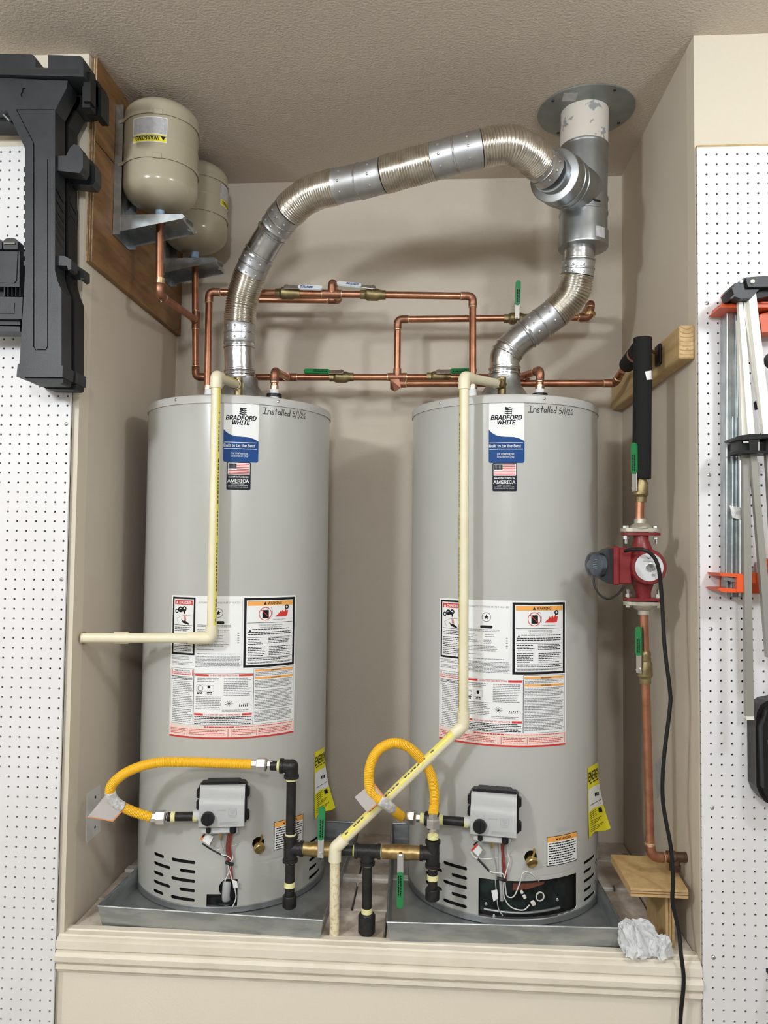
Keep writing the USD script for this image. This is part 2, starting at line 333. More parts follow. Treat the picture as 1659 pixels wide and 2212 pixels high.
# ------------------------------------------------------------------ flat print on surfaces
class Flat:
    """flat pieces in (u, v, h): kept as triangles and mapped onto a surface"""
    def __init__(s): s.m = []
    def poly(s, pts, h=0., strip=.012):
        g = pts if isinstance(pts, sg.base.BaseGeometry) else sg.Polygon(pts)
        x0, _, x1, _ = g.bounds; n = max(1, int(math.ceil((x1 - x0)/strip)))
        for i in range(n):
            a, b = x0 + (x1 - x0)*i/n, x0 + (x1 - x0)*(i + 1)/n
            q = g.intersection(sg.box(a, -9, b, 9)) if n > 1 else g
            for k in getattr(q, 'geoms', [q]):
                if k.geom_type == 'Polygon' and k.area > 1e-12:
                    v, f = trimesh.creation.triangulate_polygon(k, engine='earcut'); s.m.append(T(np.c_[v, np.full(len(v), h)], f))
        return s
    def rect(s, u0, v0, u1, v1, h=0.): return s.poly([(u0, v0), (u1, v0), (u1, v1), (u0, v1)], h)
    def rrect(s, u0, v0, u1, v1, r, h=0.): return s.poly(sg.box(u0 + r, v0 + r, u1 - r, v1 - r).buffer(r), h)
    def ring(s, u0, v0, u1, v1, w, h=0.):
        s.rect(u0, v0, u1, v0 + w, h); s.rect(u0, v1 - w, u1, v1, h); s.rect(u0, v0 + w, u0 + w, v1 - w, h); s.rect(u1 - w, v0 + w, u1, v1 - w, h); return s
    def disc(s, u, v, r, h=0., r0=None):
        g = sg.Point(u, v).buffer(r, 8); return s.poly(g.difference(sg.Point(u, v).buffer(r0, 8)) if r0 else g, h)
    def text(s, t, u0, u1, v, hgt, h=0., bold=True, shear=0., mid=None):
        m = meshkit.text_mesh(t, hgt, .0002, bold); V = np.array(m.vertices); f = np.array(m.faces)
        top = (V[f][:, :, 2] > .0001).all(1); f = f[top]
        x0, x1 = V[:, 0].min(), V[:, 0].max(); k = (u1 - u0)/(x1 - x0) if u1 is not None else 1.0
        x = (V[:, 0] - x0)*k
        if mid is not None: x = x - x.max()/2
        s.m.append(T(np.stack([x + u0 + shear*V[:, 1], V[:, 1] + v, np.full(len(V), h)], 1), f)); return s
    def heavy(s, t, u0, u1, v, hgt, h=0., w=.0005, shear=0.):
        for a, b in ((-w, 0), (w, 0), (0, w*.6), (0, -w*.6), (0, 0)): s.text(t, u0 + w + a, u1 - w + a, v + b, hgt, h, False, shear)
        return s
    def lines(s, u0, u1, v0, v1, pitch, hgt, h=0., r=None, ragged=.25, gap=.0012, word=(.003, .010)):
        """small print too fine to read: rows of word-length dashes"""
        r = r or random; v = v1 - hgt
        while v >= v0:
            u, end = u0, u1 - (u1 - u0)*ragged*r.random()**2
            while u < end:
                w = min(r.uniform(*word), end - u); s.m.append(T([(u, v, h), (u + w, v, h), (u + w, v + hgt, h), (u, v + hgt, h)], [(0, 1, 2), (0, 2, 3)])); u += w + gap
            v -= pitch
        return s
    def stroke(s, pts, w, h=0.):
        return s.poly(sg.LineString(pts).buffer(w/2, 3), h)
    def mesh(s, fn):
        m = cat_(s.m); V = np.asarray(m.vertices); return T(fn(V[:, 0], V[:, 1], V[:, 2]), m.faces)
def on_plane(o, ax): return lambda u, v, h: np.asarray(o) + u[:, None]*ax[0] + v[:, None]*ax[1] + h[:, None]*ax[2]

# ------------------------------------------------------------------ water heaters
RH, HZ0, HZ1 = .278, .487, 1.898
HL, HR = np.array([-.467, .415]), np.array([.351, .415])
def hmap(c, rot, R=RH):
    """(u, v, h) -> heater surface; u in metres along the girth, from the valve's meridian"""
    return lambda u, v, h: np.stack([c[0] + (R + h)*np.sin(u/RH + math.radians(rot)), c[1] - (R + h)*np.cos(u/RH + math.radians(rot)), v], 1)
def dg(a): return math.radians(a)*RH
def hit(c, px, py, off=.003):
    d = ray(px, py); o = CAM[:2] - c; R = RH + off; a = d[:2] @ d[:2]; b = 2*o @ d[:2]; q = b*b - 4*a*(o @ o - R*R)
    t = (-b - math.sqrt(max(q, 0)))/(2*a); return CAM + d*t
def warp_slab(poly, th, fn, seg=.02):
    """(u, v) polygon -> curved sheet of thickness th standing outside the surface"""
    gs = getattr(poly, 'geoms', [poly]); out = []
    for g in gs:
        cs = manifold3d.CrossSection([np.array(g.exterior.coords)[:-1]], manifold3d.FillRule.EvenOdd)
        if len(g.interiors): cs = cs - manifold3d.CrossSection([np.array(i.coords)[:-1] for i in g.interiors], manifold3d.FillRule.EvenOdd)
        me = manifold3d.Manifold.extrude(cs, th).refine_to_length(seg).to_mesh(); v = np.array(me.vert_properties[:, :3])
        out.append(T(fn(v[:, 0], v[:, 1], v[:, 2]), np.array(me.tri_verts)))
    return cat_(out)
def slot(a0, a1, z, hh=.0047): return sg.LineString([(dg(a0) + hh, z), (dg(a1) - hh, z)]).buffer(hh, 4)
HAND = {'I': [[(0, 1), (.7, 1)], [(.35, 1), (.35, 0)], [(0, 0), (.75, 0)]], 'n': [[(0, .6), (0, 0)], [(0, .45), (.25, .6), (.4, .45), (.42, 0)]],
        's': [[(.4, .55), (.15, .6), (.05, .42), (.35, .22), (.3, 0), (0, .02)]], 't': [[(.2, 1), (.2, 0)], [(-.02, .62), (.45, .66)]],
        'a': [[(.42, .5), (.15, .58), (0, .25), (.15, 0), (.4, .25), (.42, .55), (.42, 0)]], 'l': [[(.12, 1.05), (.1, 0)]],
        'e': [[(.02, .3), (.38, .36), (.25, .58), (.03, .4), (.08, .05), (.4, .08)]], 'd': [[(.42, .4), (.15, .5), (0, .2), (.15, 0), (.42, .2)], [(.45, 1.1), (.43, 0)]],
        '5': [[(.45, .95), (.08, .95), (.05, .55), (.35, .55), (.4, .2), (.15, 0), (-.02, .12)]], '/': [[(.35, 1.15), (-.02, -.2)]], '1': [[(.15, 1), (.12, 0)]],
        '2': [[(0, .7), (.25, .95), (.4, .65), (0, .05), (.45, .05)]], '6': [[(.35, .95), (.05, .45), (.1, .05), (.4, .08), (.38, .4), (.1, .35)]], ' ': []}
def handwriting(F_, t, u, v, s, w, r):
    for ch in t:
        for st in HAND[ch]:
            if len(st) > 1: F_.stroke([(u + a*s + r.uniform(-.02, .02)*s + .12*s*b, v + b*s + r.uniform(-.03, .03)*s) for a, b in st], w)
        u += s*({'I': .85, 'l': .3, '1': .34, '/': .42, ' ': .45}.get(ch, .56))
def sub_prints(parent, layers, fn):
    for k, F_ in layers.items():
        if F_.m: part(parent, k[0], F_.mesh(fn), k[1], False, kind='stuff')
def instruction_label(parent, fn, seed):
    r = random.Random(seed); Wd, Ht, u0, zt = .3697, .388, dg(-35), 1.338
    U = lambda a: u0 + a*Wd
    V = lambda b: zt - b*Ht
    wht = Flat().rrect(U(0), V(1), U(1), V(0), .004, .0005)
    lab = part(parent, 'instruction_label', wht.mesh(fn), 'paper_white', False, label='large white label of warnings and operating instructions')
    K, G, R_, O, P = (Flat() for _ in range(5)); S = Flat(); h = .0008; h2 = .0011
    # danger box
    K.ring(U(.012), V(.42), U(.212), V(.012), .0052, h); R_.rect(U(.034), V(.066), U(.19), V(.034), h)
    Wt = Flat().text('DANGER', U(.075), U(.175), V(.060), .0072, h2); Wt.poly([(U(.043), V(.061)), (U(.066), V(.061)), (U(.0545), V(.038))], h2)
    K.rect(U(.034), V(.213), U(.19), V(.210), h)
    K.rrect(U(.075), V(.115), U(.125), V(.095), .003, h); K.disc(U(.052), V(.112), .006, h, .003); K.disc(U(.085), V(.10), .008, h, .004); K.disc(U(.12), V(.094), .007, h, .0035); K.rect(U(.115), V(.13), U(.127), V(.10), h)
    S.poly([(U(.11), V(.135)), (U(.128), V(.135)), (U(.14), V(.175)), (U(.12), V(.18))], h); K.poly([(U(.09), V(.165)), (U(.11), V(.18)), (U(.13), V(.178)), (U(.165), V(.20)), (U(.16), V(.207)), (U(.11), V(.195))], h2)
    G.stroke([(U(.05), V(.165)), (U(.1), V(.145)), (U(.17), V(.14))], .0008, h); G.stroke([(U(.05), V(.165)), (U(.07), V(.2))], .0008, h)
    for a, b in ((.225, .262), (.272, .302), (.312, .345), (.352, .37), (.377, .398)): K.lines(U(.036), U(.185), V(b), V(a), .0046, .0016, h, r)
    G.lines(U(.014), U(.205), V(.458), V(.432), .0036, .0014, h, r); G.lines(U(.014), U(.2), V(.495), V(.47), .0036, .0014, h, r)
    # middle
    G.text('AUTOMATIC STORAGE WATER HEATER', U(.235), U(.55), V(.052), .0046, h, False)
    K.disc(U(.39), V(.118), .0125, h, .0115)
    K.poly([(U(.39) + (.0075 if i % 2 == 0 else .0032)*math.sin(i*math.pi/5), V(.118) + (.0075 if i % 2 == 0 else .0032)*math.cos(i*math.pi/5)) for i in range(10)], h)
    K.rrect(U(.345), V(.196), U(.435), V(.176), .003, h)
    G.lines(U(.23), U(.49), V(.226), V(.203), .004, .0015, h, r, .1); G.lines(U(.23), U(.33), V(.30), V(.234), .0043, .0015, h, r, .6); G.lines(U(.38), U(.48), V(.255), V(.236), .005, .0015, h, r, .4)
    G.lines(U(.37), U(.43), V(.31), V(.275), .0043, .0016, h, r, .2); G.lines(U(.23), U(.47), V(.352), V(.315), .0042, .0016, h, r, .3)
    G.lines(U(.23), U(.36), V(.382), V(.374), .005, .0016, h, r, .1); G.lines(U(.23), U(.52), V(.412), V(.404), .005, .0016, h, r, .05)
    for i in range(14): K.rect(U(.532), V(.33 - i*.0055), U(.545), V(.3275 - i*.0055 + .0012*(i % 3)), h)
    G.lines(U(.22), U(.56), V(.50), V(.425), .0034, .0016, h, r, .05)
    G.rect(U(.5655), V(.49), U(.567), V(.02), h)
    # warning box
    K.ring(U(.578), V(.505), U(.990), V(.012), .0066, h); O.rect(U(.602), V(.068), U(.968), V(.036), h); K.text('WARNING', U(.755), U(.87), V(.061), .0072, h2)
    K.poly([(U(.725), V(.062)), (U(.748), V(.062)), (U(.7365), V(.04))], h2)
    K.rect(U(.602), V(.192), U(.968), V(.189), h)
    K.rrect(U(.715), V(.158), U(.765), V(.10), .002, h); R_.disc(U(.738), V(.127), .0185, h2, .0168); R_.stroke([(U(.706), V(.098)), (U(.772), V(.156))], .0018, h2); K.stroke([(U(.755), V(.10)), (U(.768), V(.078)), (U(.785), V(.082)), (U(.795), V(.12)), (U(.79), V(.15))], .0007, h)
    R_.poly([(U(.815), V(.15)), (U(.85), V(.125)), (U(.858), V(.108)), (U(.868), V(.12)), (U(.88), V(.10)), (U(.892), V(.118)), (U(.905), V(.095)), (U(.915), V(.112)), (U(.928), V(.105)), (U(.92), V(.145)), (U(.90), V(.152))], h)
    K.disc(U(.915), V(.082), .0065, h, .003); K.stroke([(U(.905), V(.10)), (U(.93), V(.085))], .002, h2); K.stroke([(U(.92), V(.07)), (U(.935), V(.072))], .0015, h2)
    G.text('Flammable Vapors', U(.80), U(.905), V(.174), .0036, h, False)
    K.text('FIRE AND EXPLOSION HAZARD', U(.69), U(.88), V(.212), .0034, h, False); K.text('Can result in serious injury or death', U(.70), U(.875), V(.226), .003, h, False)
    K.poly([(U(.614), V(.252)), (U(.634), V(.252)), (U(.624), V(.236))], h)
    K.lines(U(.64), U(.955), V(.25), V(.234), .0048, .002, h, r, .05); K.lines(U(.61), U(.958), V(.285), V(.255), .0052, .0022, h, r, .03)
    K.rect(U(.602), V(.295), U(.968), V(.293), h)
    K.lines(U(.61), U(.74), V(.345), V(.305), .0042, .0017, h, r, .4); K.lines(U(.765), U(.95), V(.345), V(.30), .0042, .0017, h, r, .3)
    K.lines(U(.61), U(.745), V(.425), V(.36), .0046, .0017, h, r, .4); K.lines(U(.77), U(.955), V(.425), V(.36), .0046, .0017, h, r, .4)
    K.rect(U(.602), V(.436), U(.968), V(.434), h); K.lines(U(.61), U(.955), V(.458), V(.44), .004, .0018, h, r, .1); K.rect(U(.602), V(.468), U(.968), V(.466), h); K.lines(U(.61), U(.955), V(.485), V(.472), .004, .0016, h, r, .1)
    # lower boxes
    for a, b, c, d in ((.008, .905, .212, .515), (.212, .905, .657, .545), (.657, .905, .988, .512)): K.ring(U(a), V(b), U(c), V(d), .0007, h)
    R_.rect(U(.016), V(.566), U(.024), V(.522), h); R_.rect(U(.198), V(.566), U(.206), V(.522), h); K.text('FOR YOUR SAFETY', U(.045), U(.18), V(.537), .0032, h); R_.text('READ BEFORE OPERATING', U(.03), U(.19), V(.550), .0032, h); R_.lines(U(.03), U(.195), V(.566), V(.555), .004, .002, h, r, .05)
    K.lines(U(.016), U(.2), V(.60), V(.572), .0036, .0016, h, r, .1); K.rect(U(.012), V(.609), U(.208), V(.607), h)
    for a, b in ((.618, .70), (.708, .79), (.80, .895)): G.lines(U(.03), U(.205), V(b), V(a), .0048, .0019, h, r, .2)
    R_.rect(U(.222), V(.563), U(.327), V(.549), h); R_.rect(U(.548), V(.563), U(.65), V(.549), h); R_.text('OPERATING INSTRUCTIONS', U(.338), U(.54), V(.561), .004, h)
    G.lines(U(.24), U(.41), V(.61), V(.575), .0046, .0019, h, r, .3); G.lines(U(.44), U(.64), V(.71), V(.575), .0046, .0019, h, r, .15)
    G.disc(U(.265), V(.648), .008, h, .0062); K.disc(U(.33), V(.638), .004, h); K.lines(U(.24), U(.28), V(.69), V(.672), .004, .0028, h, r); K.lines(U(.315), U(.355), V(.69), V(.672), .004, .0028, h, r); G.ring(U(.235), V(.67), U(.365), V(.625), .0005, h)
    G.lines(U(.23), U(.425), V(.80), V(.705), .0046, .0019, h, r, .25)
    for i in range(9):
        a = i*.7; K.stroke([(U(.48), V(.752)), (U(.48) + .011*math.cos(a), V(.752) + .008*math.sin(a))], .0009, h)
    for i in range(5): K.stroke([(U(.555 + i*.014), V(.775)), (U(.56 + i*.014), V(.755 + .006*(i % 2)))], .0017, h)
    G.stroke([(U(.58), V(.765)), (U(.62), V(.75)), (U(.645), V(.775))], .0006, h); G.lines(U(.43), U(.63), V(.815), V(.796), .004, .0015, h, r, .5)
    R_.rect(U(.22), V(.838), U(.29), V(.824), h); R_.rect(U(.575), V(.838), U(.648), V(.824), h); R_.text('TO TURN OFF GAS TO APPLIANCE', U(.30), U(.565), V(.836), .004, h)
    K.lines(U(.222), U(.645), V(.872), V(.845), .0042, .002, h, r, .08); K.rect(U(.216), V(.879), U(.653), V(.878), h); K.lines(U(.222), U(.645), V(.90), V(.882), .0042, .002, h, r, .08)
    O.rect(U(.665), V(.535), U(.98), V(.521), h); K.text('WARNING', U(.79), U(.87), V(.533), .0034, h2); O.rect(U(.665), V(.588), U(.98), V(.574), h); K.text('WARNING', U(.79), U(.87), V(.586), .0034, h2)
    G.lines(U(.67), U(.975), V(.568), V(.54), .0042, .0018, h, r, .3)
    for a, b in ((.596, .66), (.668, .735), (.742, .80), (.81, .895)): G.lines(U(.667), U(.978), V(b), V(a), .0040, .0019, h, r, .15)
    # bottom strip
    P.rect(U(.004), V(.985), U(.996), V(.91), .0007); R_.rect(U(.004), V(1.0), U(.996), V(.988), h)
    for a in (.008, .165, .475, .497, .685, .988): R_.rect(U(a), V(.983), U(a + .004), V(.93 if a not in (.008, .988) else .912), h)
    R_.lines(U(.30), U(.52), V(.926), V(.913), .006, .0032, h, r, .02); R_.lines(U(.53), U(.98), V(.927), V(.915), .0036, .0018, h, r, .05)
    for a, b in ((.02, .155), (.18, .47), (.51, .68), (.70, .975)): R_.lines(U(a), U(b), V(.98), V(.936), .0042, .0017, h, r, .25)
    Pw = Flat()
    MTk = {('pink_print', 'pink_ground'): P, ('black_print', 'ink_black'): K, ('grey_print', 'ink_grey'): G, ('red_print', 'ink_red'): R_, ('orange_print', 'ink_orange'): O, ('white_print', 'paper_white'): Wt, ('hand_print', 'ink_skin'): S}
    sub_prints(lab, MTk, fn)
mat('pink_ground', (.80, .66, .60), .6)
def brand_label(parent, fn):
    u0, z1 = dg(-4.4), 1.877; k = .2065e-3; kv = .2113e-3
    U = lambda x: u0 + (x - 235)*k
    V = lambda y: z1 - (y - 150)*kv
    lab = part(parent, 'brand_label', Flat().rrect(U(235), V(945), U(700), V(150), .006, .0005).mesh(fn), 'paper_white', False, label='white and blue brand sticker')
    B, K, Wt, G = Flat(), Flat(), Flat(), Flat(); body = sg.box(U(235) + .006, V(945) + .006, U(700) - .006, V(150) - .006).buffer(.006)
    wave = [(U(235), V(515)), (U(275), V(555)), (U(330), V(588)), (U(400), V(605)), (U(480), V(610)), (U(560), V(613)), (U(630), V(630)), (U(700), V(662)), (U(700), V(945)), (U(235), V(945))]
    B.poly(sg.Polygon(wave).intersection(body), .0008)
    K.heavy('BRADFORD', U(258), U(662), V(388), .0120, .0008, .0007, .2); K.heavy('WHITE', U(334), U(574), V(452), .0120, .0008, .0007, .2)
    for i in range(4):
        K.poly([(U(447 - i*3), V(222 + i*25)), (U(480), V(232 + i*25)), (U(510), V(226 + i*25)), (U(541 - i*2), V(236 + i*25)), (U(539 - i*2), V(247 + i*25)), (U(510), V(238 + i*25)), (U(480), V(245 + i*25)), (U(445 - i*3), V(236 + i*25))], .0008)
    K.poly([(U(447), V(222)), (U(490), V(233)), (U(484), V(272)), (U(442), V(262))], .0009)
    Wt.rect(U(245), V(690), U(680), V(683), .0011); Wt.rect(U(245), V(773), U(680), V(766), .0011)
    Wt.heavy('Built to be the Best', U(240), U(655), V(746), .0080, .0011, .00035); Wt.text('For Professional', U(345), U(565), V(842), .0056, .0011, False); Wt.text('Installation Only', U(345), U(568), V(878), .0056, .0011, False)
    sub_prints(lab, {('blue_print', 'ink_blue'): B, ('black_print', 'ink_black'): K, ('white_print', 'paper_white'): Wt}, fn)
    # flag sticker
    lab = part(parent, 'origin_label', Flat().rrect(U(286), V(1310), U(602), V(946), .004, .0012).mesh(fn), 'ink_navy', False, label='dark sticker with a flag')
    Wt, R_, N = Flat(), Flat(), Flat()
    Wt.rrect(U(300), V(1112), U(590), V(957), .002, .0015)
    for i in range(7): R_.rect(U(309) if i > 3 else U(418), V(967 + i*21.5 + 10.5), U(581), V(967 + i*21.5), .0018)
    N.rect(U(309), V(1035), U(416), V(966), .0018)
    for i in range(5):
        for j in range(6): Wt.disc(U(320 + j*17), V(975 + i*13), .0006, .0021)
    Wt.text('MANUFACTURED IN', U(312), U(572), V(1152), .0042, .0015); Wt.heavy('AMERICA', U(298), U(582), V(1214), .0092, .0015, .00045)
    for i, t in enumerate(('USING THE FINEST', 'MATERIALS & COMPONENTS', 'FROM AROUND THE WORLD')): Wt.text(t, U(310 + (42 if i == 0 else 0)), U(566 - (42 if i == 0 else 0)), V(1238 + i*21), .0026, .0015, False)
    sub_prints(lab, {('white_print', 'paper_white'): Wt, ('red_print', 'ink_red'): R_, ('navy_print', 'ink_navy'): N}, fn)
def energy_tag(parent, c, rot):
    def fn(u, v, h):   # u 0..1 across, v 0..1 down
        th = np.radians(61.0 + rot + u*(15 + 4*v)); R = RH + .0015 + h + np.maximum(0, u - .35)*(.004 + .045*v**2) + .004*v*v
        return np.stack([c[0] + R*np.sin(th), c[1] - R*np.cos(th), .872 - .193*v + .012*u*v + .006*np.sin(u*5)*v], 1)
    def sheet(v0, v1, h=0., u0=0., u1=1.):
        a, b = np.meshgrid(np.linspace(u0, u1, 9), np.linspace(v0, v1, 12), indexing='ij'); return T(fn(a.ravel(), b.ravel(), np.full(a.size, h)), [(f[0], f[2], f[1]) for f in grid_faces(9, 12, False)])
    front = sheet(0, 1); back = sheet(0, 1, -.0006); back.faces = back.faces[:, ::-1]
    t = part(parent, 'energy_guide_tag', [front, back], 'energy_yellow', True, label='yellow energy tag curling off the right side')
    part(t, 'white_panel', sheet(.32, .64, .0006, .02, .98), 'paper_white', True)
    K = Flat().text('ENERGY', .04, 1.0, .0, .13, .0009); K.m[0].vertices = np.stack([K.m[0].vertices[:, 0], .21 - K.m[0].vertices[:, 1]*1.0, K.m[0].vertices[:, 2]], 1); K.m[0].faces = K.m[0].faces[:, ::-1]
    def rr(a, b, c_, d): K.m.append(T([(a, d, .0012), (c_, d, .0012), (c_, b, .0012), (a, b, .0012)], [(0, 1, 2), (0, 2, 3)]))
    for i in range(3): rr(.1 + i*.3, .235, .3 + i*.3, .25)
    for i in range(3): rr(.48 + i*.11, .425, .56 + i*.11, .475)
    rr(.1, .55, .9, .558); rr(.62, .66, .82, .73)
    for i in range(7): rr(.1, .75 + i*.03, .5 + .35*((i*37) % 10)/10, .757 + i*.03)
    for i in range(3): rr(.08, .66 + i*.03, .5, .668 + i*.03)
    part(t, 'black_print', K.mesh(fn), 'ink_black', False, kind='stuff')
def wire(parent, pts, r, m, name='wire', k=8, label=None): return part(parent, name, sweep(catmull(pts, k), r, 6), m, True, label)

def heater(name_label, c, rot, left):
    fn = hmap(c, rot); fj = hmap(c, rot, RH - .0022); t = thing('water_heater', name_label, 'water heater', (c[0], c[1], HZ0), 'water heaters on the alcove platform')
    U = 2*math.pi*RH; band = sg.box(-U/2 + .0005, .500, U/2 - .0005, .72)
    for i, z in enumerate((.617, .592, .567, .542, .517)):
        for mirror in (0, 1):
            for a0, a1 in (((-45.6, -31.8 if i % 2 else -36.8), (-31 if i % 2 == 0 else -25.3, -15.6))):
                if mirror: a0, a1 = 41.4 - a1, 41.4 - a0
                band = band.difference(slot(a0, a1, z))
    band = band.difference(sg.Point(dg(19.5), .663).buffer(.017, 8))
    band = band.difference(sg.box(dg(-9), .49, dg(50), .601).difference(sg.Polygon([(dg(50), .49), (dg(50), .513), (dg(49), .507), (dg(47), .504), (dg(44), .503), (dg(43), .506), (dg(40), .503), (dg(36), .504), (dg(34), .49)])))
    jac = warp_slab(band, .0022, fj); V = .72
    up = lathe([(0, RH), (.385, RH), (.77, RH), (1.155, RH)], (c[0], c[1], V), (0, 0, 1), 120, False)
    jk = part(t, 'jacket', [jac, up], 'jacket_grey', 30)
    part(t, 'inner_chamber', lathe([(0, .262), (.23, .262)], (c[0], c[1], .49), (0, 0, 1), 64), 'chamber_black')
    part(t, 'base_ring', lathe([(0, .272), (0, .281), (.014, .281), (.016, .279), (.016, .268)], (c[0], c[1], HZ0), (0, 0, 1), 96, False), 'base_steel')
    part(t, 'top_cap', lathe([(0, RH - .002), (0, .2815), (.018, .2815), (.0225, .279), (.0245, .274), (.026, .2)], (c[0], c[1], 1.873), (0, 0, 1), 110, True), 'cap_grey', 40)
    for a in (-35, 26.5):
        p = fn(np.array([dg(a)]), np.array([1.886]), np.array([.0030]))[0]; n = nrm([p[0] - c[0], p[1] - c[1], 0])
        part(t, 'cap_screw', lathe([(0, .0042), (.002, .004), (.003, .002)], p, n, 10), 'screw_steel')
    part(t, 'draft_hood', lathe([(0, .082), (.012, .082), (.04, .066), (.062, .052), (.085, .050)], (c[0], c[1], 1.918), (0, 0, 1), 32), 'galvanized')
    for s in range(4):
        a = s*math.pi/2 + .6; q = np.array([c[0] + .079*math.cos(a), c[1] + .079*math.sin(a)]); part(t, 'hood_leg', box(q[0] - .006, q[0] + .006, q[1] - .006, q[1] + .006, 1.897, 1.92), 'galvanized', False)
    for s, nm in ((-1, 'hot'), (1, 'cold')):
        x = c[0] + s*.104 + (.0 if left else .006)
        part(t, 'nipple', lathe([(0, .0155), (.060, .0155), (.060, .0145), (.072, .0145)], (x, c[1], 1.895), (0, 0, 1), 16), 'paper_white', label='white plastic pipe nipple')
        if s > 0: part(t, 'washer', lathe([(0, .024), (.008, .024)], (x, c[1], 1.944), (0, 0, 1), 20), 'plastic_black')
    # relief valve at the top
    tp = aY(515 if left else 1084, 832, .275)
    rv = part(t, 'relief_valve', [cyl(tp - [0, 0, .06], tp + [0, 0, .022], .0125), lathe([(0, .017), (.02, .017), (.02, .013), (.03, .013)], tp, (-.55, -.83, .1), 8)], 'bronze', label='bronze relief valve')
    part(rv, 'test_lever', rbox(tp + [.004, .0, .028], (.035, .012, .003), .001), 'chrome', False)
    # labels
    brand_label(t, fn); instruction_label(t, fn, 11 if left else 12)
    I_ = Flat(); handwriting(I_, 'Installed 5/1/26', dg(17.6 if left else 17.4), 1.848, .0175, .0016, random.Random(3 if left else 4))
    part(t, 'handwriting', I_.m and T(fn(*[np.asarray(cat_(I_.m).vertices)[:, i] + (.0006 if i == 2 else 0) for i in range(3)]), cat_(I_.m).faces), 'ink_black', False, label='handwritten black marker note')
    w0, w1 = dg(28.8), dg(50.2); wl = part(t, 'warning_label', Flat().rect(w0, .635, w1, .712, .0005).mesh(fn), 'paper_white', False, label='small white warning label with an orange band')
    K = Flat().ring(w0, .635, w1, .712, .0016, .0008); K.text('WARNING', w0 + .036, w0 + .078, .7005, .0062, .0011); K.poly([(w0 + .028, .7005), (w0 + .0345, .7005), (w0 + .031, .7065)], .0011)
    r = random.Random(5); K.lines(w0 + .006, w1 - .006, .640, .694, .0064, .0028, .0008, r, .2)
    sub_prints(wl, {('orange_print', 'ink_orange'): Flat().rect(w0 + .0016, .697, w1 - .0016, .7105, .0008), ('black_print', 'ink_black'): K}, fn)
    if not left: part(t, 'rating_plate', Flat().rect(dg(35), .722, dg(44), .731, .0006).mesh(fn), 'ink_light', False, label='small grey stamped plate')
    energy_tag(t, c, rot)
    # gas control
    a = math.radians(rot); n = np.array([math.sin(a), -math.cos(a), 0]); tx = np.array([math.cos(a), math.sin(a), 0]); zz = np.array([0, 0, 1.0]); o = np.array([c[0], c[1], 0]) + n*RH; o[2] = .785
    ax = np.array([tx, n, zz]); L_ = lambda m: frame_map(m, o, ax)
    prof = [(0, -.052), (.058, -.052), (.065, -.047), (.066, .006), (.056, .0235), (.050, .027), (.047, .048), (.040, .054), (0, .055)]   # (n, z)
    body = ext(prof, .118); v = np.array(body.vertices); body.vertices = np.stack([v[:, 2] - .059, v[:, 0], v[:, 1]], 1)
    gv = part(t, 'gas_control', L_(body), 'plastic_grey', 50, label='grey gas control valve housing')
    part(gv, 'back_gasket', [L_(rbox((0, .02, .003), (.126, .04, .112), .008)), L_(rbox((0, .02, .058), (.09, .04, .008), .003))] + [L_(rbox((x, .024, z), (.012, .022, .024), .003)) for x, z in ((-.064, .03), (-.064, -.0), (.064, .032), (.064, -.03))], 'plastic_black', False, label='black rear gasket with clips')
    kn = part(gv, 'knob', L_(lathe([(0, .0175), (.012, .0172), (.016, .015), (.017, .002)], (-.034, .066, -.023), (0, 1, 0), 24)), 'plastic_black', label='black temperature knob')
    part(kn, 'pointer', L_(rbox((-.034, .084, -.023), (.005, .005, .03), .001)), 'plastic_black', False)
    P_ = on_plane(o + n*.0664, np.array([tx, zz, n])); tr = Flat().ring(.018, -.018, .040, .0, .0008, .0002); tr.poly([(.022, -.003), (.036, -.003), (.034, -.011), (.029, -.014), (.024, -.011)], .0002)
    tr.lines(-.012, .012, -.0065, -.0015, .003, .0035, .0002, r, .1); tr.lines(-.004, .045, -.043, -.034, .0026, .0013, .0002, r, .4); tr.lines(.021, .038, -.0235, -.021, .003, .0014, .0002, r, .1)
    for i in range(9): tr.rect(-.034 + .021*math.cos(i*.5) - .0008, -.023 + .021*math.sin(i*.5) - .0008, -.034 + .021*math.cos(i*.5) + .0008, -.023 + .021*math.sin(i*.5) + .0008, .0002)
    part(gv, 'grey_print', tr.mesh(P_), 'ink_light', False, kind='stuff')
    for x in (-.049, .049): part(gv, 'screw', L_(lathe([(0, .0042), (.002, .004), (.003, .001)], (x, .044, .043), (0, 1, .4), 10)), 'screw_steel')
    vb = part(t, 'gas_valve_block', [L_(rbox((-.005, .028, -.06), (.096, .045, .022), .004)), L_(lathe([(0, .014), (.02, .014)], (-.057, .03, -.028), (-1, 0, 0), 14))], 'plastic_grey_light', False)
    part(vb, 'plug', L_(lathe([(0, .0065), (.013, .0065), (.016, .004)], (-.034, .055, -.05), (0, 0, -1), 12)), 'plastic_black'); part(vb, 'plug', L_(lathe([(0, .009), (.014, .009), (.017, .007)], (.030, .055, -.05), (0, 0, -1), 12)), 'plastic_black')
    part(vb, 'pilot_fitting', L_(lathe([(0, .0055), (.006, .0055), (.006, .004), (.014, .004)], (-.004, .045, -.07), (0, 0, -1), 6)), 'brass')
    # drain valve
    dn = math.radians(rot + 19.5); d = np.array([math.sin(dn), -math.cos(dn), 0]); q = np.array([c[0], c[1], 0]) + d*(RH - .012); q[2] = .663; sd = np.array([math.cos(dn), math.sin(dn), 0])
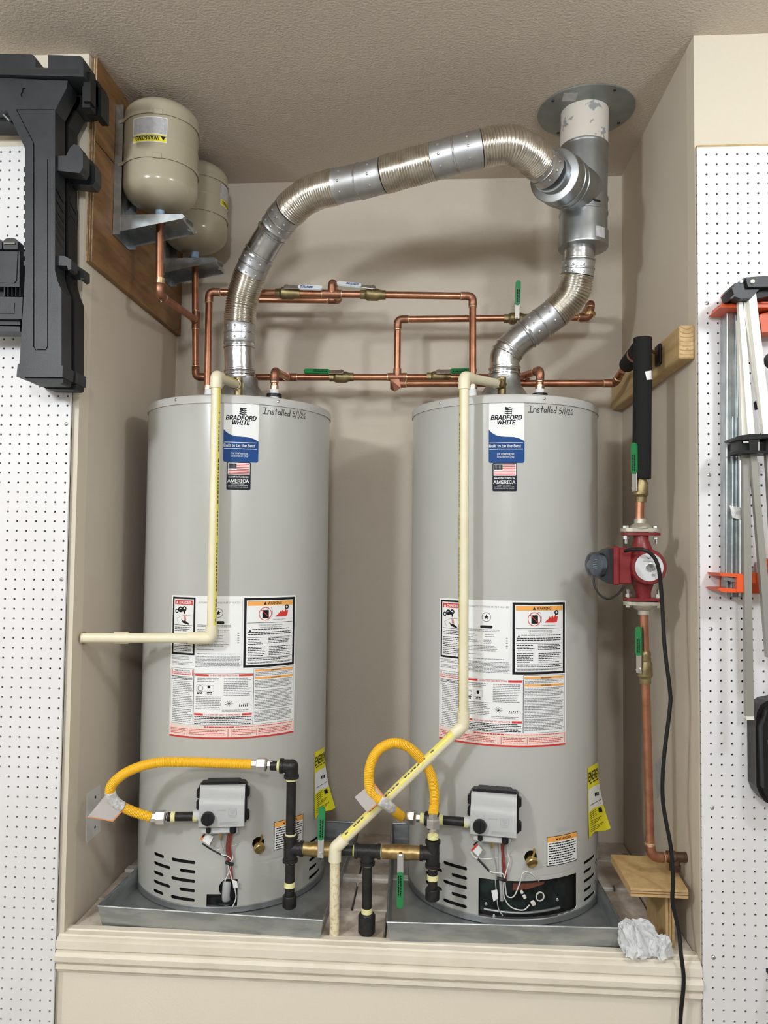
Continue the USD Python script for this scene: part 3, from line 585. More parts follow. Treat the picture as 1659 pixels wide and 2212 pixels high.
    dv = part(t, 'drain_valve', [lathe([(0, .011), (.016, .011), (.018, .0150), (.028, .0150), (.030, .013), (.028, .006)], q + [0, 0, -.002], d + np.array([0, 0, -.35]), 16), hull(np.vstack([q + d*.012 + sd*s*.006 + zz*z for s, z in ((-.4, 0), (.9, .0), (1.9, .023), (1.3, .023))] + [q + d*.02 + sd*s*.006 + zz*z for s, z in ((-.4, 0), (.9, .0), (1.9, .021), (1.3, .021))]))], 'brass', label='brass drain valve')
    part(dv, 'recess', lathe([(0, .0172), (.002, .0172)], q - d*.006, d, 20), 'chamber_black')
    hp = lambda px, py, off=.006: hit(c, px, py, off)
    if left:
        part(t, 'access_cover', warp_slab(sg.box(dg(-9.5), .503, dg(50.5), .606).difference(sg.box(dg(-8.7), .49, dg(8.2), .536)).difference(sg.box(dg(3), .53, dg(8.2), .555).union(sg.Point(dg(3), .552).buffer(.024, 6).intersection(sg.box(-1, .53, dg(8.2), .58))).union(sg.box(dg(3), .55, dg(8.2), .574))), .0012, hmap(c, rot, RH - .0002)), 'jacket_grey', 30, label='grey lower cover with a notch for the burner tube')
        bs = part(t, 'burner_shelf', [lathe([(0, .03), (.004, .034), (.006, .03)], hp(489, 1944, -.02), (0, 0, 1), 20)], 'chamber_green')
        part(t, 'burner_tube', [sweep([hp(490, 1905, .004), hp(488, 1935, .002), hp(489, 1950, -.01)], .011, 10)], 'plastic_grey', True)
        wire(t, [hp(451, 1783, .05), hp(446, 1797, .03), hp(437, 1808, .02)], .0022, 'wire_black')
        wire(t, [hp(437, 1822, .02), hp(455, 1834, .012), hp(478, 1846, .01), hp(495, 1852, .01), hp(499, 1862, .01), hp(493, 1874, .008)], .0022, 'wire_black')
        wire(t, [hp(478, 1846, .0115), hp(493, 1850, .0115), hp(500, 1862, .0105), hp(494, 1885, .008), hp(486, 1905, .006), hp(485, 1935, .004), hp(496, 1942, .004)], .0016, 'wire_white')
        wire(t, [hp(506, 1782, .05), hp(500, 1800, .03), hp(497, 1835, .01), hp(503, 1855, .01), hp(493, 1868, .01), hp(500, 1895, .01), hp(510, 1935, .006), hp(502, 1960, .004)], .0018, 'wire_white')
        for k in range(4): wire(t, [hp(496 + k*3, 1786, .04), hp(489 + k*3, 1825, .018), hp(491 + k*3, 1850, .010), hp(494 + k*2, 1870, .009), hp(498 + k*1.5, 1898, .009)], .0018, 'wire_red')
        wire(t, [hp(475, 1792, .03), hp(476, 1815, .015), hp(484, 1850, .008), hp(487, 1880, .006), hp(484, 1930, .004)], .0016, 'plastic_grey', 'pilot_tube')
        part(t, 'cable_tie', sweep(catmull([hp(488, 1862, .012), hp(494, 1865, .016), hp(503, 1867, .012)], 5), .0045, 8), 'wire_black')
        a0, a1, a2, a3 = hp(441, 1796, .022), hp(461, 1808, .022), hp(452, 1826, .02), hp(432, 1813, .02)
        tg = (441, 1796), (461, 1808), (452, 1826), (432, 1813); tg2 = (502, 1900), (512, 1904), (514, 1918), (504, 1919)
    else:
        dr = hmap(c, rot, .2645)
        bd = part(t, 'burner_door', warp_slab(sg.box(dg(-8.8), .512, dg(43), .60), .002, dr), 'chamber_green', 30, label='dark green burner door behind the open front')
        part(bd, 'lip', sweep(np.array([fn(np.array([dg(x)]), np.array([.516 + .004*abs(x - 15)/25]), np.array([-.006]))[0] for x in np.linspace(-6, 38, 18)]), .0035, 8), 'base_steel')
        part(bd, 'rust_stain', warp_slab(sg.Polygon([(dg(10), .59), (dg(29), .592), (dg(28), .585), (dg(18), .575), (dg(10), .572)]), .0006, hmap(c, rot, .2667)), 'rust', 30)
        sp = hp(1166, 1936, -.008); sn = nrm([sp[0] - c[0], sp[1] - c[1], 0])
        sgl = part(bd, 'sight_glass', lathe([(0, .0125), (.003, .0125), (.003, .0095), (.0, .0095)], sp, sn, 20, False), 'ceramic'); part(sgl, 'glass', lathe([(0, .0095), (.001, .0095)], sp, sn, 20), 'chamber_black')
        for px, py, s in ((1127, 1927, .010), (1133, 1937, .011), (1152, 1951, .014)):
            q2 = hp(px, py, -.002); part(bd, 'ceramic_clip', rbox(q2, (s*.8, .006, s), .002, [nrm([.8, 0, .5]), [0, 1, 0], nrm([-.5, 0, .8])]), 'ceramic', False)
        for px, py in ((1050, 1952), (1204, 1943), (1067, 1978)): part(bd, 'screw', lathe([(0, .004), (.002, .004), (.003, .002)], hp(px, py, -.008), n, 10), 'screw_steel')
        part(t, 'burner_tube', sweep([hp(1080, 1800, .02), hp(1080, 1850, .008), hp(1082, 1900, .006), hp(1084, 1945, -.004)], .005, 8), 'plastic_grey', True)
        wire(t, [hp(1039, 1803, .05), hp(1034, 1815, .03), hp(1024, 1825, .02)], .0022, 'wire_black')
        wire(t, [hp(1017, 1840, .015), hp(1024, 1850, .012), hp(1032, 1855, .012)], .003, 'wire_white'); wire(t, [hp(1032, 1855, .012), hp(1044, 1868, .012), hp(1057, 1882, .012)], .0026, 'wire_black')
        wire(t, [hp(1055, 1880, .012), hp(1066, 1885, .012), hp(1085, 1887, .012), hp(1090, 1898, .012), hp(1092, 1918, .008), hp(1096, 1936, .004), hp(1110, 1936, .004), hp(1122, 1910, .008), hp(1130, 1886, .012), hp(1145, 1885, .012), hp(1158, 1896, .008), hp(1164, 1903, .0)], .0018, 'wire_white')
        wire(t, [hp(1095, 1800, .05), hp(1096, 1840, .012), hp(1100, 1858, .012), hp(1092, 1888, .012), hp(1088, 1910, .008), hp(1090, 1940, .0), hp(1105, 1960, .0), hp(1130, 1966, .0), hp(1144, 1955, .0)], .0018, 'wire_white')
        for k in range(3): wire(t, [hp(1084 + k*3, 1802, .04), hp(1083 + k*2.5, 1840, .012), hp(1085 + k*3, 1870, .010), hp(1090 + k*2, 1892, .009), hp(1087 + k*2, 1905, .006)], .0018, 'wire_red')
        wire(t, [hp(1060, 1805, .03), hp(1062, 1840, .01), hp(1068, 1870, .008), hp(1071, 1915, .006), hp(1076, 1960, .002), hp(1086, 1978, .002)], .0016, 'plastic_grey', 'pilot_tube')
        part(t, 'cable_tie', sweep(catmull([hp(1075, 1897, .012), hp(1083, 1899, .016), hp(1093, 1902, .012)], 5), .0045, 8), 'wire_black')
        tg = (1031, 1822), (1042, 1836), (1033, 1850), (1017, 1835); tg2 = (1061, 1924), (1074, 1922), (1076, 1940), (1066, 1948)
    for quad, nm in ((tg, 0), (tg2, 1)):
        P4 = [hp(x, y, .020 if nm == 0 else .012) for x, y in quad]; bk = [p + n*(-.0008) for p in P4]
        f = part(t, 'wire_tag', hull(P4 + bk), 'paper_white', False, label='small white wire tag')
        if nm == 0:
            A_, B_, C_, D_ = P4; part(f, 'orange_band' if left else 'red_band', hull([A_ + n*.0012, D_ + n*.0012, D_ + (C_ - D_)*.22 + n*.0012, A_ + (B_ - A_)*.22 + n*.0012]), 'tag_orange' if left else 'ink_red', False)
    return t
heater('left grey tank water heater, the one closer to the tan expansion tanks', HL, 9.0, True)
heater('right grey tank water heater, the one beside the red circulator pump, its burner front open', HR, -9.0, False)

# ------------------------------------------------------------------ drain pans
def pan(label, fl, fr, depth, slope_sign):
    a = nrm([fr[0] - fl[0], fr[1] - fl[1], 0]); b = np.array([-a[1], a[0], 0]); w = np.linalg.norm(fr - fl); z0, z1 = ZS + .003, .534
    top = [fl, fr, fr + b*depth, fl + b*depth]; cen = sum(top)/4
    def loop(k, z, inset): return [np.array([*(p[:2] + (cen[:2] - p[:2])*0)[:2], z]) + a*(inset if i in (0, 3) else -inset) + b*(inset if i < 2 else -inset) for i, p in enumerate(top)]
    o1, o0, i1, i0 = loop(0, z1, 0), loop(0, z0, .008), loop(0, z1, .0016), loop(0, z0 + .0016, .0096)
    V = np.array(o0 + o1 + i1 + i0); f = []
    for k in range(4):
        j = (k + 1) % 4
        for A_, B_ in ((0, 4), (4, 8), (8, 12)): f += [(A_ + k, A_ + j, B_ + j), (A_ + k, B_ + j, B_ + k)]
    f += [(0, 2, 1), (0, 3, 2), (12, 13, 14), (12, 14, 15)]
    t = thing('drain_pan', label, 'drain pan', (cen[0], cen[1], ZS), 'drain pans under the water heaters'); part(t, 'tray', T(V, f), 'pan_steel', False)
    for k in range(4): part(t, 'rolled_rim', cyl(o1[k], o1[(k + 1) % 4], .0028, 8), 'galvanized')
    for k in range(4): part(t, 'corner_fold', hull([o1[k], o0[k], (o1[k]*.75 + o1[(k + 3) % 4]*.0 + o1[k]*.25) + (o1[(k + 3) % 4] - o1[k])*.04, o0[k] + (o0[(k + 3) % 4] - o0[k])*.04 + (o0[k] - cen)*.003, o1[k] + (o1[k] - cen)*.003]), 'pan_steel', False)
pan('galvanized steel drain pan under the left water heater', aZ(212, 1957, .534), aZ(697, 1988, .534), .69, 1)
pan('galvanized steel drain pan under the right water heater', aZ(836, 1992, .534), aZ(1350, 2005, .534), .69, 1)

# ------------------------------------------------------------------ vent ducts
def duct(label, nodes, kinds, r):
    P = np.array([aY(*q) for q in nodes]); K = 14; C = catmull(P, K); t = thing('vent_duct', label, 'vent duct', P[0])
    for i0, i1, kind in kinds:
        seg = C[int(i0*K):int(i1*K) + 1]
        if kind == 'flex':
            Q, s = resample(seg, .0011); R = r - .0004 + .0042*np.abs(np.sin(s*math.pi/.0072)) + .0006*np.sin(s*90)
            part(t, 'flex_section', sweep(Q, R, 40), 'duct_flex', True, label='ribbed flexible metal section')
        else:
            Q, s = resample(seg, .006); L = s[-1]; R = np.full(len(s), r + (.0015 if kind == 'band' else 0)); e = np.minimum(s, L - s)
            R[e < .006] += .0014
            sec = part(t, 'band_section' if kind == 'band' else 'smooth_section', sweep(Q, R, 40), 'duct_band' if kind == 'band' else 'duct_steel', 40)
            for fr in ((.5,) if kind == 'band' else (.12, .88)):
                k = int(fr*(len(Q) - 1)); k = min(max(k, 1), len(Q) - 2); d = nrm(Q[k+1] - Q[k-1])
                part(sec, 'bead', lathe([(-.004, r), (-.002, r + .0032), (.002, r + .0032), (.004, r)], Q[k], d, 40, False), 'duct_steel')
            if kind == 'band':
                for fr in (.2, .8):
                    k = min(max(int(fr*(len(Q) - 1)), 1), len(Q) - 2); d = nrm(Q[k+1] - Q[k-1]); toc = CAM - Q[k]; toc = nrm(toc - d*(toc @ d)); sd = np.cross(d, toc)
                    for an in (-.9, -.3, .35):
                        nn = toc*math.cos(an) + sd*math.sin(an); part(sec, 'screw', lathe([(0, .0036), (.002, .0034), (.003, .0012)], Q[k] + nn*(r + .0014), nn, 8), 'screw_steel')
    return t, C
dl, CL = duct('long metal vent duct with ribbed sections arching from left heater to flue', [(519, 842, .415), (518, 806, .415), (517, 750, .412), (518, 700, .408), (523, 650, .395), (541, 591, .36), (563, 545, .335), (596, 492, .295), (624, 456, .255), (668, 421, .215),
    (730, 402, .18), (782, 391, .15), (830, 378, .125), (938, 348, .085), (990, 333, .065), (1040, 321, .055), (1096, 313, .06), (1140, 331, .10), (1164, 352, .135), (1188, 372, .165)],
    [(0, 1, 'smooth'), (1, 2.2, 'smooth'), (2.2, 3, 'band'), (3, 5, 'flex'), (5, 5.8, 'band'), (5.8, 7, 'smooth'), (7, 8, 'band'), (8, 10, 'flex'), (10, 12, 'band'), (12, 13, 'flex'), (13, 15, 'band'), (15, 18, 'flex'), (18, 19, 'band')], .0465)
dr_, CR = duct('short metal vent duct that bends from the right heater up to the flue', [(1090, 842, .415), (1090, 800, .415), (1092, 768, .413), (1118, 737, .41), (1165, 702, .40), (1205, 672, .39), (1236, 636, .375), (1247, 595, .36), (1250, 560, .352), (1252, 522, .35)],
    [(0, 1, 'smooth'), (1, 2.4, 'smooth'), (2.4, 3.6, 'smooth'), (3.6, 4.9, 'band'), (4.9, 7, 'flex'), (7, 7.8, 'band'), (7.8, 9, 'smooth')], .046)
# barcode stickers on the ducts
def duct_patch(parent, C, k, span, ang, fr):
    pass
# flue: tee, painted pipe, collar
FX, FY = .5795, .35
fl = thing('flue', 'wide galvanized flue with a side branch, painted where it meets the ceiling', 'flue', (FX, FY, 2.36))
part(fl, 'lower_pipe', lathe([(0, .058), (0, .0725), (.004, .0735), (.045, .0735), (.050, .0705), (.098, .0705), (.100, .0725), (.104, .0725), (.106, .0705), (.14, .0705), (.142, .0720), (.147, .0720), (.149, .0695), (.30, .0695), (.303, .0712), (.309, .0712), (.312, .069)], (FX, FY, 2.378), (.012, 0, 1), 44), 'flue_steel', 35)
part(fl, 'painted_pipe', lathe([(0, .0705), (.115, .0705)], (FX + .003, FY, 2.686), (.02, 0, 1), 40), 'flue_paint', label='upper flue pipe with worn tan paint')
tee0 = np.array([FX, FY, 2.545]); tee1 = aY(1192, 376, .175); bd_ = nrm(tee1 - tee0); BL = np.linalg.norm(tee1 - tee0)
part(fl, 'branch', lathe([(0, .0690), (BL - .105, .0690), (BL - .103, .0715), (BL - .096, .0715), (BL - .094, .0695), (BL - .07, .0695), (BL - .068, .0745), (BL - .062, .0745), (BL - .06, .0725), (BL - .022, .0725), (BL - .020, .0735), (BL - .014, .0735), (BL - .012, .071), (BL - .010, .052), (BL + .012, .0515)], tee0, bd_, 44), 'flue_steel', 35)
for k, an in enumerate((-.8, -.1, .6)):
    toc = nrm(CAM - tee0); toc = nrm(np.array([toc[0], toc[1], 0])); sd = np.array([-toc[1], toc[0], 0]); nn = toc*math.cos(an) + sd*math.sin(an)
    p = np.array([FX, FY, 2.495]) + nn*.0712; part(fl, 'lock_tab', rbox(p, (.022, .003, .006), .001, [np.cross(nn, [0, 0, 1]), nn, [0, 0, 1]]), 'plastic_black', False)
toc = nrm([CAM[0] - FX, CAM[1] - FY, 0]); sd = np.array([-toc[1], toc[0], 0])
an = -.75; nn = toc*math.cos(an) - sd*math.sin(an)*-1
fs = Flat().rrect(.02, -.018, .056, .014, .001)
part(fl, 'silver_sticker', fs.mesh(lambda u, v, h: np.stack([FX + .0742*np.sin(u/.0742 + .04), FY - .0742*np.cos(u/.0742 + .04), 2.405 + v], 1)), 'label_silver', False)
cl_ = thing('flue_collar', 'round galvanized ceiling collar around the flue', 'collar', (.59, FY, ZC))
ring = ext(sg.Point(.588, FY).buffer(.143, 24).difference(sg.Point(FX + .006, FY).buffer(.0712, 24)), .004); ring.apply_translation((0, 0, ZC - .0045))
part(cl_, 'plate', ring, 'collar_steel', False)
part(cl_, 'sticker', box(.505, .545, FY - .105, FY - .065, ZC - .0053, ZC - .0046), 'label_silver', False)
for a in (.5, 2.1, 3.7, 5.2): part(cl_, 'nail', lathe([(0, .005), (.002, .004)], (.588 + .128*math.cos(a), FY + .128*math.sin(a), ZC - .0045), (0, 0, -1), 10), 'plastic_black')

# ------------------------------------------------------------------ copper pipework
RC = .0112
def copper_run(t, pts, r=RC, first=True, bend=.022, m='copper', elbow='copper_dull', start=True, stop=True):
    pts = [np.asarray(p, float) for p in pts]; cut = []
    for i in range(len(pts)): cut.append(0 if i in (0, len(pts) - 1) else .026)
    for i in range(len(pts) - 1):
        d = nrm(pts[i+1] - pts[i]); part(t, 'pipe', cyl(pts[i] + d*cut[i]*.6, pts[i+1] - d*cut[i+1]*.6, r, 18), m)
    for i in range(1, len(pts) - 1):
        a = nrm(pts[i-1] - pts[i]); b = nrm(pts[i+1] - pts[i]); arc = fillet(pts[i] + a*.08, pts[i], pts[i] + b*.08, bend*.75)
        P = [pts[i] + a*.036] + arc + [pts[i] + b*.036]; e = part(t, 'elbow', sweep(P, r*1.17, 18), elbow, True)
        for q in (a, b): part(e, 'solder_ring', lathe([(0, r*1.2), (.003, r*1.2), (.005, r*1.01)], pts[i] + q*.034, q, 18), 'solder')
def tee(t, p, main, br, r=RC, L=.030):
    m, b = nrm(main), nrm(br); e = part(t, 'tee', [lathe([(-L, r*1.02), (-L, r*1.2), (L, r*1.2), (L, r*1.02)], p, m, 18), lathe([(0, r*1.2), (L*.9, r*1.2)], p, b, 18)], 'copper_dull')
    for s in (-1, 1): part(e, 'solder_ring', lathe([(0, r*1.21), (.003, r*1.21)], np.asarray(p) + m*s*L, m*s, 18), 'solder')
def ball_valve(t, p, axis, hdir, stem, color, r=RC, hl=.085, body='bronze', label=None, hw=.017, text=False, S=1.0, bulge=1.75):
    ax, st, hd = nrm(axis), nrm(stem), nrm(hdir); k = r/.0112*S; p = np.asarray(p, float)
    v = part(t, 'ball_valve', [lathe([(-.040*k, r*1.05), (-.040*k, r*1.3), (-.026*k, r*1.3), (-.018*k, r*bulge), (.014*k, r*bulge), (.024*k, r*1.35), (.040*k, r*1.3), (.040*k, r*1.05)], p, ax, 12), cyl(p, p + st*.026*k, .0065*k, 10)], body, 30, label=label)
    o = p + st*.027*k; w = np.cross(hd, st); A = [hd, w, st]
    lv = part(v, 'lever', [rbox(o + hd*.016, (.050, hw*.95, .0025), .0008, A), lathe([(0, .007), (.005, .007)], o, st, 6)], 'chrome', False)
    g = frame_map(ext(sg.LineString([(0, 0), (hl - hw, 0)]).buffer(hw/2, 5), .006), o + hd*(.036 + hw/2) + st*-.002, A)
    gp = part(v, 'handle_grip', g, color, 30)
    if text:
        F_ = Flat().lines(.008, hl - .03, -.0045, .0055, .0055, .0032, 0, random.Random(9), .1); part(gp, 'lettering', F_.mesh(on_plane(o + hd*.036 + st*.0045, np.array([hd, w, st]))), 'ink_blue' if color == 'handle_white' else 'ink_black', False)
    return v
UPv, FRv, RTv = np.array([0, 0, 1.0]), np.array([0, -1.0, 0]), np.array([1.0, 0, 0])
# hot loop
p0, p1, p2, p3 = aY(448, 846, .415), aY(452, 631, .445), aY(1021, 640, .445), aY(1021, 846, .415)
p0[2] = p3[2] = 1.955
hot = thing('copper_pipe', 'upper copper loop with two white valve handles joining the hot outlets of both heaters', 'copper pipe', p0)
copper_run(hot, [p0, p1, p2, p3])
lx = lambda px: p1 + (p2 - p1)*((aY(px, 635, .445)[0] - p1[0])/(p2[0] - p1[0]))
ball_valve(hot, lx(622), p2 - p1, RTv + .05*UPv*-1, FRv + .55*UPv, 'handle_white', text=True, hl=.078)
ball_valve(hot, lx(806), p2 - p1, -RTv + .12*UPv, FRv + .75*UPv, 'handle_white', text=True, hl=.078)
tp_ = lx(717); st0 = aY(718, 609, .445); bk0 = np.array([st0[0], .615, st0[2] - .004]); h2 = aY(497, 654, .62); h2[2] = bk0[2] - .0; 
tee(hot, tp_, p2 - p1, UPv)
copper_run(hot, [tp_, st0, bk0, np.array([h2[0], .615, bk0[2] + .006]), np.array([h2[0], YB - .001, bk0[2] + .006])])
# cold line
zc_ = 2.0425; cl0 = aY(423, 812, .58); cl0[2] = zc_ + .002
tk2 = np.array([cl0[0] - .012, .58, 2.46])
cold = thing('copper_pipe', 'lower copper line with green valve handles along the back wall, fed from the left', 'copper pipe', cl0)
cR = np.array([aY(1122, 816, .58)[0], .58, zc_ - .003]); portR = np.array([HR[0] + .110, .415, 1.955]); topR = np.array([portR[0] + .001, .415, 2.026])
copper_run(cold, [tk2, cl0, cR + [.03, 0, 0]])
cx = lambda px: np.array([aY(px, 815, .58)[0], .58, zc_ + .0])
portL = np.array([HL[0] + .104, .415, 1.955]); topL = np.array([portL[0], .415, 2.026])
copper_run(cold, [portL, topL, cx(622)]); tee(cold, cx(622), RTv, nrm(topL - cx(622)))
copper_run(cold, [portR, topR, cR + [-.004, 0, 0]]); tee(cold, cR, RTv, nrm(topR - cR))
for q in (portL, portR): part(cold, 'solder_ring', lathe([(0, RC*1.25), (.012, RC*1.25)], q + [0, 0, .012], UPv, 18), 'solder')
for q in (p0, p3): part(hot, 'solder_ring', lathe([(0, RC*1.25), (.012, RC*1.25)], q + [0, 0, .012], UPv, 18), 'solder')
ball_valve(cold, cx(738), RTv, -RTv + .02*UPv, FRv + .5*UPv, 'handle_green', text=True, hl=.088)
ball_valve(cold, cx(948), RTv, RTv + .02*UPv, FRv + .5*UPv, 'handle_green', text=True, hl=.088)
tC = cx(858); tee(cold, tC, RTv, UPv)
u0 = aY(859, 690, .585); u1 = aY(1273, 687, .585); u1[2] = u0[2] + .002
copper_run(cold, [tC, u0, u1, u1 + [.006, .0, .048], u1 + [.006, YB - .586, .048]])
ball_valve(cold, np.array([aY(1115, 688, .585)[0], .585, u0[2]]), RTv, UPv + .03*RTv, FRv, 'handle_green', text=True, hl=.082)
part(cold, 'solder_ring', lathe([(0, .02), (.01, .02)], u1 + [.0, 0, .005], UPv, 14), 'brass')
# tank 1 branch
TX1, TY1, TX2, TY2 = -.668, .212, tk2[0], .58
tj = aY(421, 692, .58); tj[0] = cl0[0] - .004; c1 = np.array([-.663, TY1, 2.205])
tee(cold, tj, UPv, nrm(c1 - tj)); copper_run(cold, [np.array([-.668, TY1, 2.44]), c1, tj])
part(cold, 'solder_ring', lathe([(0, RC*1.2), (.016, RC*1.2)], c1 + [0, 0, .032], UPv, 18), 'solder')

# recirculation line with foam sleeve, runs through the pump
YP = .10
lo0 = aY(856, 829, .535); lo1 = aY(1328, 829, .535); lo1[2] = lo0[2]
top = aY(1388, 745, YP); s2 = aY(1349, 795, .42)
rec = thing('copper_pipe', 'copper recirculation line on the right with black foam sleeves, green handles and the pump', 'copper pipe', lo1)
copper_run(rec, [tC + [-.004, -.012, -.018], lo0 + [-.004, 0, 0], lo1, s2 + (s2 - top)*.12])
copper_run(rec, [s2, top, aY(1381, 1148, YP)], bend=.03)
part(rec, 'elbow', hull([lo0 + [-.02, .01, -.016], lo0 + [.016, -.012, -.016], lo0 + [.01, -.016, .012], lo0 + [-.02, -.01, .012], lo0 + [-.006, .03, .0], lo0 + [-.004, 0, -.026]]), 'copper_dull', False)
mid = top + (s2 - top)*.36
part(rec, 'foam_sleeve', sweep([top + [0, 0, .018], top + [0, 0, .0], aY(1387, 900, YP), aY(1386, 1034, YP)], [.0235, .0238, .0238, .0238], 20), 'foam_black', 40, label='long upright black foam sleeve')
part(rec, 'foam_sleeve', cyl(top + (s2 - top)*.08, top + (s2 - top)*.30, .0235, 20), 'foam_black'); part(rec, 'copper_band', cyl(top + (s2 - top)*.28, top + (s2 - top)*.40, .0225, 20), 'copper', label='bare copper band between foam sleeves')
part(rec, 'foam_sleeve', lathe([(0, .0235), (np.linalg.norm(s2 - top)*.42, .0235), (np.linalg.norm(s2 - top)*.50, .017)], top + (s2 - top)*.40, s2 - top, 20), 'foam_black')
lq = aY(1397, 811, YP - .0245); part(rec, 'sleeve_label', Flat().poly([(-.011, .010), (.012, .015), (.012, -.009), (-.006, -.012)], strip=.004).mesh(lambda u, v, h: np.stack([aY(1387, 811, YP)[0] + .0254*np.sin(u/.0254 + .45), YP - .0254*np.cos(u/.0254 + .45), lq[2] + v], 1)), 'paper_white', False, label='white printed label on the foam')
ball_valve(rec, aY(1384, 1055, YP), UPv, UPv, -RTv*.8 + FRv*.6, 'handle_green', text=True, hl=.082, S=.9)
lowp, lowe = aY(1390, 1305, YP), aY(1405, 1853, YP)
bendend = np.array([.752, YP + .012, lowe[2]])
copper_run(rec, [lowp, lowe, bendend], bend=.04)
part(rec, 'wall_fitting', [lathe([(-.006, .0148), (.014, .0148), (.016, .0128), (.0425, .0128)], bendend, RTv, 14), lathe([(0, .0125), (.020, .0125), (.021, .0150), (.034, .0150)], bendend + [.014, 0, 0], -UPv, 12)], 'copper_dark', label='dark tarnished wall elbow')
vp_ = aY(1393, 1445, YP); ball_valve(rec, vp_, lowp - lowe, UPv, -RTv*.75 + FRv*.65, 'handle_green', text=True, hl=.075, S=.95)
part(rec, 'union_nut', lathe([(-.016, .0165), (-.010, .018), (-.004, .0165), (.002, .018), (.008, .0165), (.012, .013)], aY(1391, 1415, YP), UPv, 14), 'bronze')
# pump
pt, pb = aY(1384, 1150, YP), aY(1390, 1298, YP); pc = (pt + pb)/2; pa = nrm(pb - pt); hl_ = np.linalg.norm(pb - pt)/2
pu = thing('circulator_pump', 'red circulator pump with grey dial plate on the right copper line', 'pump', pb)
bodyp = part(pu, 'body', [lathe([(0, .020), (.02, .019), (.04, .026), (.075, .040), (2*hl_ - .075, .040), (2*hl_ - .04, .026), (2*hl_ - .02, .019), (2*hl_, .020)], pt, pa, 24),
    lathe([(0, .044), (.05, .046), (.075, .046), (.082, .0425)], pc + [.002, .025, 0], FRv, 36)], 'pump_red')
for e, s in ((pt, -1), (pb, 1)):
    fl2 = part(pu, 'flange', [frame_map(ext(sg.LineString([(-.026, 0), (.026, 0)]).buffer(.026, 8), .009), e - [0, 0, .0045] + pa*s*.006, np.eye(3)), lathe([(0, .030), (.008, .026), (.014, .016), (.026, .0155)], e + pa*s*.010, pa*s, 24)], 'pump_flange', 35, label='pale cast flange')
    part(bodyp, 'red_flange', frame_map(ext(sg.LineString([(-.025, 0), (.025, 0)]).buffer(.025, 8), .007), e - [0, 0, .0035] - pa*s*.0045, np.eye(3)), 'pump_red', 35)
    for q in (-1, 1):
        b0 = e + [q*.039, -.002, 0]; part(fl2, 'bolt', [cyl(b0 - pa*s*.030, b0 + pa*s*.012, .0042, 8), lathe([(0, .0085), (.007, .0085)], b0 + pa*s*.010, pa*s, 6), lathe([(0, .0085), (.008, .0085)], b0 - pa*s*.010, -pa*s, 6)], 'screw_steel')
fc = pc + [.002, -.0575, 0]
pp = part(pu, 'dial_plate', lathe([(0, .0355), (.0015, .0355)], fc, FRv, 40), 'pump_plate', label='round grey dial plate')
part(pp, 'center_plug', lathe([(0, .011), (.003, .011), (.0035, .0095), (.0025, .0085), (.002, .001)], fc + [.002, -.001, 0], FRv, 24), 'chrome')
K = Flat().text('GRUNDFOS', -.016, .017, .0135, .0028, 0., True); K.stroke([(-.006, .0255), (.0, .021), (.004, .0255)], .0014).stroke([(-.004, .0215), (.006, .0255)], .0012)
K.lines(.012, .03, -.008, .002, .004, .0016, 0, random.Random(2), .3); K.lines(.006, .016, -.024, -.014, .0035, .0018, 0, random.Random(3), .3); K.ring(.017, -.017, .026, -.011, .0006, 0)
part(pp, 'grey_print', K.mesh(on_plane(fc + [0, -.0017, 0], np.array([RTv, UPv, FRv]))), 'ink_grey', False)
jb = part(pu, 'terminal_box', [rbox(pc + [-.062, -.014, .002], (.050, .065, .094), .004), rbox(pc + [-.078, -.016, .002], (.018, .070, .098), .003)], 'pump_red', False)
cvn = nrm([-1, -.45, 0]); co = pc + [-.087, -.018, .0]
cap = part(jb, 'cover', hull([co + np.array(p) for p in ((0, -.033, .047), (0, .033, .047), (0, .033, -.045), (0, -.033, -.045), (-.030, -.030, .034), (-.030, .028, .034), (-.030, .028, -.030), (-.030, -.030, -.030), (-.012, -.033, .046), (-.012, .033, .046))]), 'pump_dark', False, label='glossy black cover')
ko = co + [-.028, -.016, .004]; dialk = part(cap, 'timer_dial', lathe([(0, .029), (.014, .029), (.016, .027)], ko, cvn, 28), 'dial_grey', label='grey timer dial'); part(dialk, 'dome', lathe([(0, .033), (.012, .034), (.024, .032), (.028, .027), (.029, .002)], ko, cvn, 32, False), 'cap_clear', 40, label='clear plastic dome')
F_ = Flat(); [F_.stroke([(-.008, -.012 + i*.006), (.008, -.010 + i*.006)], .0012) for i in range(5)]
sdv = np.cross(UPv, cvn); part(dialk, 'white_print', F_.mesh(on_plane(ko + cvn*.0165, np.array([sdv, UPv, cvn]))), 'wire_white', False)
part(jb, 'sensor_wire', sweep(catmull([aY(1283, 1243, -.0), aY(1284, 1265, -.005), aY(1297, 1286, -.005), aY(1316, 1293, 0), aY(1335, 1283, .02), aY(1347, 1268, .04)], 8), .0028, 8), 'wire_black', True)
# power cord
solo('power_cord', sweep(catmull([aY(1350, 1190, .02), aY(1365, 1187, -.0), aY(1392, 1188, -.012), aY(1413, 1204, -.012), aY(1424, 1235, -.01), aY(1430, 1300, .0), aY(1436, 1400, .0), aY(1447, 1490, .0), aY(1447, 1530, .0), aY(1434, 1640, .0), aY(1432, 1730, .0), aY(1449, 1830, .0),
    aY(1454, 1900, .0), aY(1453, 1950, .0), aY(1466, 2010, -.004), aY(1471, 2060, -.016), aY(1477, 2120, -.018), aY(1470, 2200, -.014), aY(1469, 2300, -.012)], 10), .0048, 10), 'cord_black', 'black power cord hanging from the red pump over the moulding', 'power cord', True)

